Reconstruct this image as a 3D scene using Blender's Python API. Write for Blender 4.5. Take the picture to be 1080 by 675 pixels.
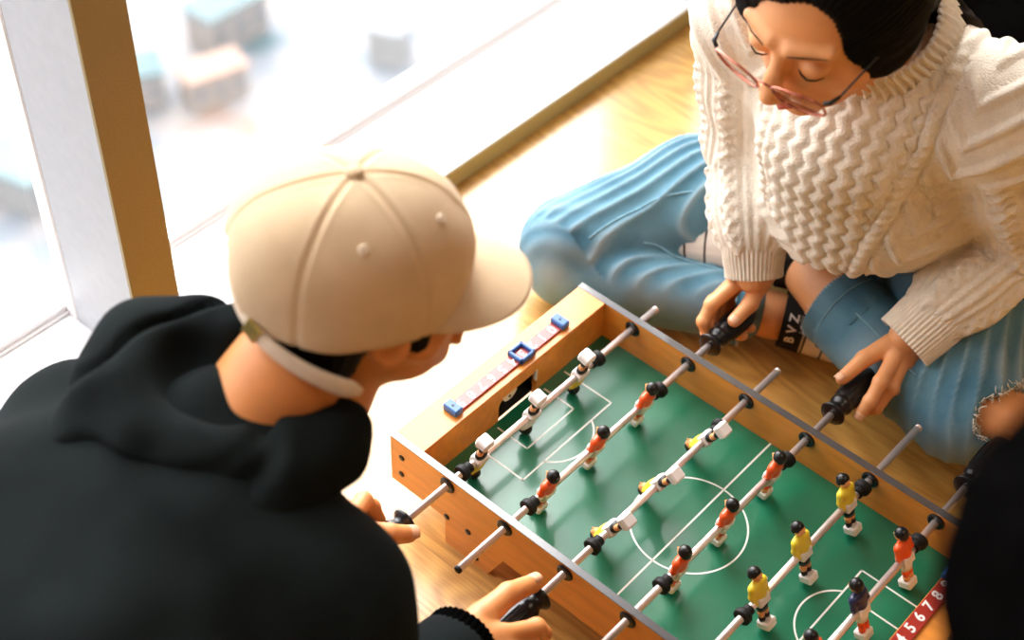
import bpy, math, random
import numpy as np
from mathutils import Vector, Matrix, Euler

for _o in list(bpy.data.objects):
    bpy.data.objects.remove(_o)
SC = bpy.context.scene
COL = SC.collection
RNG = random.Random(7)

# ------------------------------------------------------------------ camera
cam_data = bpy.data.cameras.new('camera')
cam = bpy.data.objects.new('camera', cam_data)
COL.objects.link(cam)
cam.location = (0.49771, -0.92034, 1.44153)
cam.rotation_euler = (0.768789, -0.030716, 0.727776)
cam_data.sensor_width = 36.0
cam_data.lens = 1600.0 * 36.0 / 1080.0
cam_data.clip_start = 0.02
cam_data.clip_end = 800
cam_data.dof.use_dof = True
cam_data.dof.focus_distance = 1.66
cam_data.dof.aperture_fstop = 3.0
SC.camera = cam

# ------------------------------------------------------------------ world: hazy bright sky
world = bpy.data.worlds.new('sky')
SC.world = world
world.use_nodes = True
wn = world.node_tree.nodes
wl = world.node_tree.links
wn.clear()
w_out = wn.new('ShaderNodeOutputWorld')
w_bg = wn.new('ShaderNodeBackground')
w_tc = wn.new('ShaderNodeTexCoord')
w_dot = wn.new('ShaderNodeVectorMath'); w_dot.operation = 'DOT_PRODUCT'
w_dot.inputs[1].default_value = (-0.70, 0.48, 0.53)
w_mx = wn.new('ShaderNodeMath'); w_mx.operation = 'MAXIMUM'; w_mx.inputs[1].default_value = 0.0
w_pw = wn.new('ShaderNodeMath'); w_pw.operation = 'POWER'; w_pw.inputs[1].default_value = 8.0
w_ma = wn.new('ShaderNodeMath'); w_ma.operation = 'MULTIPLY_ADD'
w_ma.inputs[1].default_value = 9.0
w_ma.inputs[2].default_value = 2.2
w_bg.inputs[0].default_value = (1.0, 0.965, 0.955, 1)
wl.new(w_tc.outputs['Generated'], w_dot.inputs[0])
wl.new(w_dot.outputs['Value'], w_mx.inputs[0])
wl.new(w_mx.outputs[0], w_pw.inputs[0])
wl.new(w_pw.outputs[0], w_ma.inputs[0])
wl.new(w_ma.outputs[0], w_bg.inputs[1])
wl.new(w_bg.outputs[0], w_out.inputs[0])

# portal that guides the daylight coming in through the window wall
portal_data = bpy.data.lights.new('window_daylight_portal', 'AREA')
portal_data.shape = 'RECTANGLE'
portal_data.size = 6.4
portal_data.size_y = 2.5
portal_data.cycles.is_portal = True
portal = bpy.data.objects.new('window_daylight_portal', portal_data)
COL.objects.link(portal)
portal.location = (-0.83, 0.25, 1.30)
portal.rotation_euler = (math.pi / 2, 0, -math.pi / 2)

# added warm fill light under the ceiling, not a fitting of the room
def fill_lamp(loc, power, size, color):
    d = bpy.data.lights.new('warm_fill_light', 'AREA')
    d.shape = 'SQUARE'; d.size = size; d.energy = power; d.color = color
    o = bpy.data.objects.new('warm_fill_light', d)
    COL.objects.link(o); o.location = loc
    return o
fill_lamp((1.2, 0.3, 2.66), 9.0, 0.9, (1.0, 0.80, 0.58))

SC.view_settings.view_transform = 'Standard'
SC.view_settings.look = 'None'
SC.view_settings.gamma = 1.0
SC.view_settings.exposure = 0.90
SC.view_settings.use_curve_mapping = False
SC.cycles.max_bounces = 8
SC.cycles.diffuse_bounces = 4
SC.cycles.glossy_bounces = 4
SC.cycles.transparent_max_bounces = 12
SC.cycles.caustics_reflective = False
SC.cycles.caustics_refractive = False
SC.cycles.sample_clamp_indirect = 6.0
SC.cycles.use_denoising = True

# ------------------------------------------------------------------ materials
def nodes_of(m):
    return m.node_tree.nodes, m.node_tree.links

def mat(name, color, rough=0.6, metal=0.0, var=0.0, vscale=40.0, bump=0.0, bscale=200.0,
        spec=0.5, sheen=0.0, coat=0.0, sss=0.0, emit=None, aniso_scale=None, color2=None):
    """Principled material whose colour varies with object-space noise, plus fine bump."""
    m = bpy.data.materials.new(name)
    m.use_nodes = True
    n, l = nodes_of(m)
    b = n['Principled BSDF']
    b.inputs['Base Color'].default_value = (*color, 1)
    b.inputs['Roughness'].default_value = rough
    b.inputs['Metallic'].default_value = metal
    b.inputs['Specular IOR Level'].default_value = spec
    b.inputs['Sheen Weight'].default_value = sheen
    b.inputs['Coat Weight'].default_value = coat
    b.inputs['Coat Roughness'].default_value = 0.12
    if sss > 0:
        b.inputs['Subsurface Weight'].default_value = sss
        b.inputs['Subsurface Radius'].default_value = (0.012, 0.005, 0.002)
        b.inputs['Subsurface Scale'].default_value = 1.0
    tc = n.new('ShaderNodeTexCoord')
    mp = n.new('ShaderNodeMapping')
    if aniso_scale:
        mp.inputs['Scale'].default_value = aniso_scale
    l.new(tc.outputs['Object'], mp.inputs['Vector'])
    nz = n.new('ShaderNodeTexNoise')
    nz.inputs['Scale'].default_value = vscale
    nz.inputs['Detail'].default_value = 4
    l.new(mp.outputs[0], nz.inputs['Vector'])
    rp = n.new('ShaderNodeValToRGB')
    c2 = color2 if color2 else tuple(min(1, c * (1 + var)) for c in color)
    c1 = tuple(c * (1 - var) for c in color) if not color2 else color
    rp.color_ramp.elements[0].color = (*c1, 1); rp.color_ramp.elements[0].position = 0.35
    rp.color_ramp.elements[1].color = (*c2, 1); rp.color_ramp.elements[1].position = 0.65
    l.new(nz.outputs[0], rp.inputs[0])
    l.new(rp.outputs[0], b.inputs['Base Color'])
    if bump > 0:
        n2 = n.new('ShaderNodeTexNoise')
        n2.inputs['Scale'].default_value = bscale
        n2.inputs['Detail'].default_value = 3
        l.new(mp.outputs[0], n2.inputs['Vector'])
        bp = n.new('ShaderNodeBump')
        bp.inputs['Strength'].default_value = bump
        bp.inputs['Distance'].default_value = 0.002
        l.new(n2.outputs[0], bp.inputs['Height'])
        l.new(bp.outputs[0], b.inputs['Normal'])
    return m

def wood_floor_mat():
    m = bpy.data.materials.new('oak_floor')
    m.use_nodes = True
    n, l = nodes_of(m)
    b = n['Principled BSDF']
    tc = n.new('ShaderNodeTexCoord')
    sep = n.new('ShaderNodeSeparateXYZ')
    l.new(tc.outputs['Object'], sep.inputs[0])
    # plank index across Y (planks run along X)
    def math_(op, a=None, bb=None, v0=None, v1=None):
        k = n.new('ShaderNodeMath'); k.operation = op
        if a is not None: l.new(a, k.inputs[0])
        if bb is not None: l.new(bb, k.inputs[1])
        if v0 is not None: k.inputs[0].default_value = v0
        if v1 is not None: k.inputs[1].default_value = v1
        return k.outputs[0]
    py = math_('DIVIDE', sep.outputs['Y'], v1=0.19)
    pid = math_('FLOOR', py)
    off = math_('MULTIPLY', pid, v1=3.713)
    comb = n.new('ShaderNodeCombineXYZ')
    xo = math_('ADD', sep.outputs['X'], off)
    l.new(xo, comb.inputs[0]); l.new(sep.outputs['Y'], comb.inputs[1]); l.new(off, comb.inputs[2])
    mp = n.new('ShaderNodeMapping'); mp.inputs['Scale'].default_value = (1.0, 5.5, 1.0)
    l.new(comb.outputs[0], mp.inputs[0])
    warp = n.new('ShaderNodeTexNoise'); warp.inputs['Scale'].default_value = 1.6; warp.inputs['Detail'].default_value = 2
    l.new(mp.outputs[0], warp.inputs[0])
    # grain rings: iso-lines of the stretched noise
    ring = math_('MULTIPLY', warp.outputs[0], v1=120.0)
    rs = math_('SINE', ring)
    fine = n.new('ShaderNodeTexNoise'); fine.inputs['Scale'].default_value = 60; fine.inputs['Detail'].default_value = 5
    mp2 = n.new('ShaderNodeMapping'); mp2.inputs['Scale'].default_value = (0.35, 6.0, 1.0)
    l.new(comb.outputs[0], mp2.inputs[0]); l.new(mp2.outputs[0], fine.inputs[0])
    g = math_('MULTIPLY_ADD', rs, v1=0.11); 
    g.node.inputs[2].default_value = 0.26
    g2 = math_('MULTIPLY_ADD', fine.outputs[0], v1=0.55)
    l.new(g, g2.node.inputs[2])
    rp = n.new('ShaderNodeValToRGB')
    rp.color_ramp.elements[0].position = 0.25; rp.color_ramp.elements[0].color = (0.42, 0.195, 0.034, 1)
    rp.color_ramp.elements[1].position = 0.80; rp.color_ramp.elements[1].color = (0.80, 0.47, 0.125, 1)
    l.new(g2, rp.inputs[0])
    # plank joints
    fr = math_('FRACT', py)
    j1 = math_('LESS_THAN', fr, v1=0.012)
    mix = n.new('ShaderNodeMixRGB'); mix.inputs[2].default_value = (0.16, 0.09, 0.03, 1)
    jj = math_('MULTIPLY', j1, v1=0.25)
    l.new(jj, mix.inputs[0]); l.new(rp.outputs[0], mix.inputs[1])
    l.new(mix.outputs[0], b.inputs['Base Color'])
    b.inputs['Roughness'].default_value = 0.34
    b.inputs['Specular IOR Level'].default_value = 0.6
    b.inputs['Coat Weight'].default_value = 1.0
    b.inputs['Coat Roughness'].default_value = 0.22
    bp = n.new('ShaderNodeBump'); bp.inputs['Strength'].default_value = 0.08; bp.inputs['Distance'].default_value = 0.001
    l.new(g2, bp.inputs['Height']); l.new(bp.outputs[0], b.inputs['Normal'])
    return m

def stripe_mat(name, base, dark, period, width, axis_attr='UVMap', rough=0.8, coord='V'):
    m = bpy.data.materials.new(name); m.use_nodes = True
    n, l = nodes_of(m); b = n['Principled BSDF']
    uv = n.new('ShaderNodeUVMap'); uv.uv_map = 'UVMap'
    sp = n.new('ShaderNodeSeparateXYZ'); l.new(uv.outputs[0], sp.inputs[0])
    a = n.new('ShaderNodeMath'); a.operation = 'DIVIDE'; a.inputs[1].default_value = period
    l.new(sp.outputs['Y' if coord == 'V' else 'X'], a.inputs[0])
    f = n.new('ShaderNodeMath'); f.operation = 'FRACT'; l.new(a.outputs[0], f.inputs[0])
    lt = n.new('ShaderNodeMath'); lt.operation = 'LESS_THAN'; lt.inputs[1].default_value = width / period
    l.new(f.outputs[0], lt.inputs[0])
    mx = n.new('ShaderNodeMixRGB'); mx.inputs[1].default_value = (*base, 1); mx.inputs[2].default_value = (*dark, 1)
    l.new(lt.outputs[0], mx.inputs[0]); l.new(mx.outputs[0], b.inputs['Base Color'])
    b.inputs['Roughness'].default_value = rough
    return m

M = {}
M['floor'] = wood_floor_mat()
M['white_paint'] = mat('white_sill_paint', (0.86, 0.85, 0.86), 0.35, var=0.015, vscale=6)
M['brown'] = mat('brown_mullion_front', (0.29, 0.215, 0.080), 0.45, metal=0.0, var=0.05, vscale=300, bump=0.05)  # brown for the mullion front faces, whose sides are grey
M['grey_alu'] = mat('grey_aluminium', (0.42, 0.435, 0.47), 0.45, var=0.03, vscale=80)
M['olive_trim'] = mat('olive_gold_trim', (0.42, 0.36, 0.17), 0.4, var=0.05, vscale=200)
M['wall'] = mat('wall_plaster', (0.24, 0.15, 0.09), 0.9, var=0.04, vscale=8)
M['ceiling'] = mat('ceiling_plaster', (0.30, 0.23, 0.18), 0.9, var=0.03, vscale=8)
M['groove'] = mat('dark_groove', (0.25, 0.25, 0.26), 0.6)
M['table_wood'] = mat('table_wood', (0.76, 0.275, 0.038), 0.40, var=0.09, vscale=14, bump=0.04, bscale=500,
                      aniso_scale=(1, 8, 6), coat=0.5)
M['edge_band'] = mat('grey_edge_band', (0.055, 0.055, 0.06), 0.22, var=0.05, vscale=60, spec=0.9, coat=1.0)
M['field'] = mat('green_pitch', (0.004, 0.150, 0.075), 0.33, var=0.18, vscale=9, bump=0.05, bscale=90, spec=0.55, coat=0.6)
M['line'] = mat('white_line', (0.80, 0.84, 0.80), 0.45, var=0.03)
M['chrome'] = mat('steel_rod', (0.82, 0.72, 0.69), 0.30, metal=0.75, var=0.04, vscale=120)
M['black_plastic'] = mat('black_plastic', (0.006, 0.006, 0.007), 0.30, var=0.1, spec=0.4)
M['black_rubber'] = mat('black_rubber', (0.006, 0.006, 0.006), 0.6, var=0.1, spec=0.25)
M['black_hole'] = mat('dark_recess', (0.004, 0.004, 0.004), 0.8)
M['white_plastic'] = mat('white_plastic', (0.84, 0.82, 0.80), 0.3, var=0.02)
M['orange_plastic'] = mat('orange_plastic', (0.85, 0.10, 0.015), 0.34, var=0.05)
M['yellow_plastic'] = mat('yellow_plastic', (0.80, 0.63, 0.04), 0.34, var=0.05)
M['navy_plastic'] = mat('navy_plastic', (0.012, 0.018, 0.07), 0.34, var=0.05)
M['skin_plastic'] = mat('skin_plastic', (0.82, 0.38, 0.14), 0.36, var=0.03)
M['blue_plastic'] = mat('blue_plastic', (0.03, 0.14, 0.42), 0.25, var=0.05)
M['score_red'] = mat('red_score_strip', (0.34, 0.028, 0.018), 0.24, var=0.05, spec=0.6, coat=0.25)
M['cream_plastic'] = mat('cream_plastic', (0.78, 0.62, 0.42), 0.4, var=0.03)
M['skin'] = mat('skin', (0.74, 0.335, 0.135), 0.48, var=0.06, vscale=30, bump=0.06, bscale=350, sss=0.08)
M['skin_man'] = mat('skin_tanned', (0.66, 0.255, 0.080), 0.48, var=0.06, vscale=30, bump=0.06, bscale=350, sss=0.08)
M['lips'] = mat('lips', (0.55, 0.13, 0.09), 0.4)
M['nail'] = mat('nail', (0.74, 0.40, 0.24), 0.35)
M['hair'] = mat('black_hair', (0.0022, 0.002, 0.002), 0.6, spec=0.07, var=0.3, vscale=60, bump=0.3, bscale=260, aniso_scale=(1, 6, 1))
M['hair_plain'] = mat('black_hair_plain', (0.0016, 0.0015, 0.0015), 0.8, spec=0.0, var=0.3, vscale=60)
M['knit'] = mat('cream_wool', (0.80, 0.73, 0.62), 0.92, var=0.06, vscale=60, bump=0.9, bscale=420, sheen=0.25)
M['knit_rib'] = mat('cream_rib', (0.80, 0.73, 0.62), 0.92, var=0.05, vscale=80, bump=0.5, bscale=520, sheen=0.25)
M['denim'] = mat('washed_denim', (0.026, 0.125, 0.205), 0.85, var=0.0, vscale=9.0, bump=0.5, bscale=700, sheen=0.15,
                 color2=(0.12, 0.28, 0.38))
_n, _l = nodes_of(M['denim'])
_at = _n.new('ShaderNodeAttribute'); _at.attribute_name = 'fold_light_wear'  # mixes in pale fold highlights painted per vertex, with some fade
_mx = _n.new('ShaderNodeMixRGB'); _rp = [q for q in _n if q.type == 'VALTORGB'][0]
_mx.inputs[2].default_value = (0.48, 0.60, 0.66, 1)
_l.new(_at.outputs['Fac'], _mx.inputs[0]); _l.new(_rp.outputs[0], _mx.inputs[1])
_l.new(_mx.outputs[0], _n['Principled BSDF'].inputs['Base Color'])
M['denim_seam'] = mat('denim_seam', (0.20, 0.38, 0.48), 0.85, var=0.15, vscale=200, bump=0.5, bscale=500)
M['fray'] = mat('white_threads', (0.72, 0.68, 0.60), 0.95, var=0.1, vscale=300)
M['black_cloth'] = mat('black_cotton', (0.0075, 0.0108, 0.0112), 0.95, spec=0.08, var=0.15, vscale=15, bump=0.4, bscale=500)
M['black_cloth_plain'] = mat('black_cotton_plain', (0.002, 0.002, 0.002), 0.95, spec=0.0, var=0.1, vscale=15, bump=0.3, bscale=500)
M['cap'] = mat('beige_twill', (0.62, 0.46, 0.29), 0.88, var=0.04, vscale=30, bump=0.4, bscale=600, sheen=0.1)
M['cap_strap'] = mat('pale_beige_strap', (0.78, 0.66, 0.52), 0.85, var=0.04, vscale=80, bump=0.4, bscale=600)
M['brass'] = mat('brass_buckle', (0.62, 0.50, 0.16), 0.35, metal=0.8)
M['glasses'] = mat('rose_gold_frame', (0.50, 0.17, 0.12), 0.25, metal=0.7)
M['dark_metal'] = mat('dark_metal', (0.02, 0.02, 0.022), 0.3, metal=0.5)
M['sock'] = stripe_mat('striped_sock', (0.80, 0.72, 0.64), (0.01, 0.01, 0.01), 0.026, 0.0028)
M['sock_text'] = mat('sock_lettering', (0.75, 0.72, 0.70), 0.8)
M['digit'] = mat('white_digits', (0.85, 0.83, 0.80), 0.5)

def glass_mat(name, tint=(1, 1, 1), refl=0.08):
    m = bpy.data.materials.new(name); m.use_nodes = True
    n, l = nodes_of(m)
    n.remove(n['Principled BSDF'])
    out = n['Material Output']
    t = n.new('ShaderNodeBsdfTransparent'); t.inputs[0].default_value = (*tint, 1)
    g = n.new('ShaderNodeBsdfGlossy'); g.inputs['Roughness'].default_value = 0.02
    fr = n.new('ShaderNodeFresnel'); fr.inputs[0].default_value = 1.45
    mx = n.new('ShaderNodeMixShader')
    ge = n.new('ShaderNodeNewGeometry')
    sb = n.new('ShaderNodeMath'); sb.operation = 'SUBTRACT'; sb.inputs[0].default_value = 1.0
    ml = n.new('ShaderNodeMath'); ml.operation = 'MULTIPLY'
    l.new(ge.outputs['Backfacing'], sb.inputs[1]); l.new(sb.outputs[0], ml.inputs[0]); l.new(fr.outputs[0], ml.inputs[1])
    l.new(ml.outputs[0], mx.inputs[0]); l.new(t.outputs[0], mx.inputs[1]); l.new(g.outputs[0], mx.inputs[2])
    l.new(mx.outputs[0], out.inputs[0])
    return m
M['glass'] = glass_mat('window_glass', (0.97, 0.98, 0.98))
M['lens'] = glass_mat('lens_glass', (0.96, 0.96, 0.95))

# ------------------------------------------------------------------ mesh helpers
def link_mesh(name, V, F, mats, parent=None, origin=(0, 0, 0), smooth=True, midx=None, uv=None):
    me = bpy.data.meshes.new(name)
    V = np.asarray(V, dtype=float) - np.asarray(origin, dtype=float)
    if isinstance(F, np.ndarray) and F.ndim == 2:
        nf, k = F.shape
        me.vertices.add(len(V)); me.vertices.foreach_set('co', V.astype(np.float32).ravel())
        me.loops.add(nf * k); me.loops.foreach_set('vertex_index', F.astype(np.int32).ravel())
        me.polygons.add(nf)
        me.polygons.foreach_set('loop_start', np.arange(0, nf * k, k, dtype=np.int32))
        me.update(calc_edges=True)
    else:
        me.from_pydata([tuple(v) for v in V], [], [tuple(f) for f in F])
        me.update()
    if not isinstance(mats, (list, tuple)):
        mats = [mats]
    for m in mats:
        me.materials.append(m)
    if midx is not None:
        me.polygons.foreach_set('material_index', np.asarray(midx, dtype=np.int32))
    if uv is not None:
        lay = me.uv_layers.new(name='UVMap')
        li = np.zeros(len(me.loops), dtype=np.int32); me.loops.foreach_get('vertex_index', li)
        lay.data.foreach_set('uv', np.asarray(uv, dtype=np.float32)[li].ravel())
    me.validate()
    me.polygons.foreach_set('use_smooth', np.full(len(me.polygons), bool(smooth)))
    me.update()
    o = bpy.data.objects.new(name, me)
    COL.objects.link(o)
    if parent is not None:
        o.parent = parent
    else:
        o.location = origin
    return o

def empty(name, loc):
    o = bpy.data.objects.new(name, None)
    o.empty_display_size = 0.05
    COL.objects.link(o); o.location = loc
    return o

def tag(o, label, cat, group=None, kind=None):
    o['label'] = label; o['category'] = cat
    if group: o['group'] = group
    if kind: o['kind'] = kind
    return o

class MB:
    """collects shapes into one mesh"""
    def __init__(self):
        self.V = []; self.F = []; self.I = []
    def _add(self, V, F, mi=0):
        b = len(self.V)
        self.V += [tuple(map(float, v)) for v in V]
        for f in F:
            self.F.append(tuple(b + i for i in f)); self.I.append(mi)
        return self
    def box(self, lo, hi, bev=0.0, mi=0):
        (x0, y0, z0), (x1, y1, z1) = lo, hi
        if bev <= 0:
            V = [(x, y, z) for x in (x0, x1) for y in (y0, y1) for z in (z0, z1)]
            F = [(0, 1, 3, 2), (4, 6, 7, 5), (0, 4, 5, 1), (2, 3, 7, 6), (0, 2, 6, 4), (1, 5, 7, 3)]
            return self._add(V, F, mi)
        # chamfered box: every corner split in 3
        V = []; idx = {}
        for ix, x in enumerate((x0, x1)):
            for iy, y in enumerate((y0, y1)):
                for iz, z in enumerate((z0, z1)):
                    sx, sy, sz = (1 if ix == 0 else -1), (1 if iy == 0 else -1), (1 if iz == 0 else -1)
                    idx[(ix, iy, iz, 0)] = len(V); V.append((x, y + sy * bev, z + sz * bev))
                    idx[(ix, iy, iz, 1)] = len(V); V.append((x + sx * bev, y, z + sz * bev))
                    idx[(ix, iy, iz, 2)] = len(V); V.append((x + sx * bev, y + sy * bev, z))
        F = []
        I = lambda a, b, c, d: idx[(a, b, c, d)]
        for s in (0, 1):
            q = [I(s, 0, 0, 0), I(s, 1, 0, 0), I(s, 1, 1, 0), I(s, 0, 1, 0)]; F.append(q if s else q[::-1])
            q = [I(0, s, 0, 1), I(0, s, 1, 1), I(1, s, 1, 1), I(1, s, 0, 1)]; F.append(q if s else q[::-1])
            q = [I(0, 0, s, 2), I(1, 0, s, 2), I(1, 1, s, 2), I(0, 1, s, 2)]; F.append(q if s else q[::-1])
        for a in (0, 1):
            for b in (0, 1):
                F.append([I(a, b, 0, 0), I(a, b, 1, 0), I(a, b, 1, 1), I(a, b, 0, 1)])
                F.append([I(a, 0, b, 0), I(a, 1, b, 0), I(a, 1, b, 2), I(a, 0, b, 2)])
                F.append([I(0, a, b, 1), I(1, a, b, 1), I(1, a, b, 2), I(0, a, b, 2)])
                for c in (0, 1):
                    F.append([I(a, b, c, 0), I(a, b, c, 1), I(a, b, c, 2)])
        return self._add(V, F, mi)
    def prism(self, poly, axis, a, b, mi=0):
        """extrude a 2D polygon along axis ('x','y','z') from a to b"""
        n = len(poly); V = []
        for t in (a, b):
            for p, q in poly:
                V.append({'x': (t, p, q), 'y': (p, t, q), 'z': (p, q, t)}[axis])
        F = [tuple(range(n))[::-1], tuple(range(n, 2 * n))]
        for i in range(n):
            j = (i + 1) % n; F.append((i, j, n + j, n + i))
        return self._add(V, F, mi)
    def lathe(self, prof, c, axis, seg=24, mi=0, sx=1.0, sy=1.0):
        """prof: list of (r, t) along the axis direction from point c"""
        ax = Vector(axis).normalized(); up = Vector((0, 0, 1)) if abs(ax.z) < 0.9 else Vector((1, 0, 0))
        e1 = ax.cross(up).normalized(); e2 = ax.cross(e1)
        V = []; F = []; c = Vector(c)
        for r, t in prof:
            for k in range(seg):
                a = 2 * math.pi * k / seg
                V.append(c + ax * t + e1 * (r * math.cos(a) * sx) + e2 * (r * math.sin(a) * sy))
        for i in range(len(prof) - 1):
            for k in range(seg):
                k2 = (k + 1) % seg
                F.append((i * seg + k, i * seg + k2, (i + 1) * seg + k2, (i + 1) * seg + k))
        F.append(tuple(range(seg))[::-1]); F.append(tuple((len(prof) - 1) * seg + k for k in range(seg)))
        return self._add(V, F, mi)
    def tube(self, pts, r, seg=8, mi=0):
        P = [Vector(p) for p in pts]; rr = r if isinstance(r, (list, tuple)) else [r] * len(P)
        V = []; F = []; prev = None
        for i, p in enumerate(P):
            t = (P[min(i + 1, len(P) - 1)] - P[max(i - 1, 0)]).normalized()
            if prev is None:
                up = Vector((0, 0, 1)) if abs(t.z) < 0.9 else Vector((1, 0, 0)); e1 = t.cross(up).normalized()
            else:
                e1 = (prev - t * prev.dot(t)).normalized()
            prev = e1; e2 = t.cross(e1)
            for k in range(seg):
                a = 2 * math.pi * k / seg
                V.append(p + (e1 * math.cos(a) + e2 * math.sin(a)) * rr[i])
        for i in range(len(P) - 1):
            for k in range(seg):
                k2 = (k + 1) % seg
                F.append((i * seg + k, i * seg + k2, (i + 1) * seg + k2, (i + 1) * seg + k))
        F.append(tuple(range(seg))[::-1]); F.append(tuple((len(P) - 1) * seg + k for k in range(seg)))
        return self._add(V, F, mi)
    def ball(self, c, r, seg=16, rings=10, mi=0, zmin=-1.0, zmax=1.0):
        rx, ry, rz = (r, r, r) if not isinstance(r, (tuple, list)) else r
        V = []; F = []
        p0 = math.acos(zmax); p1 = math.acos(zmin)
        for i in range(rings + 1):
            ph = p0 + (p1 - p0) * i / rings
            for k in range(seg):
                a = 2 * math.pi * k / seg
                V.append((c[0] + rx * math.sin(ph) * math.cos(a), c[1] + ry * math.sin(ph) * math.sin(a), c[2] + rz * math.cos(ph)))
        for i in range(rings):
            for k in range(seg):
                k2 = (k + 1) % seg
                F.append((i * seg + k, (i + 1) * seg + k, (i + 1) * seg + k2, i * seg + k2))
        if zmin > -1: F.append(tuple(rings * seg + k for k in range(seg)))
        return self._add(V, F, mi)
    def build(self, name, mats, parent=None, origin=(0, 0, 0), smooth=False):
        o = link_mesh(name, self.V, self.F, mats, parent, origin, smooth, self.I)
        return o

def struct(o, ):
    o['kind'] = 'structure'; return o

# ---- volumetric modelling: distance fields meshed by surface nets
def vnoise(P, scale, seed=0):
    """smooth value noise in [-1,1] at points P (n,3)"""
    Q = np.asarray(P) * scale + seed * 17.31
    i = np.floor(Q).astype(np.int64); f = Q - i; f = f * f * (3 - 2 * f)
    def h(a, b, c):
        n = (a * 73856093) ^ (b * 19349663) ^ (c * 83492791) ^ (seed * 2654435)
        n = (n ^ (n >> 13)) * 1274126177 & 0x7fffffff
        return ((n ^ (n >> 16)) & 0xffff) / 32767.5 - 1
    r = 0
    for dx in (0, 1):
        for dy in (0, 1):
            for dz in (0, 1):
                w = (f[:, 0] if dx else 1 - f[:, 0]) * (f[:, 1] if dy else 1 - f[:, 1]) * (f[:, 2] if dz else 1 - f[:, 2])
                r = r + w * h(i[:, 0] + dx, i[:, 1] + dy, i[:, 2] + dz)
    return r

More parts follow.
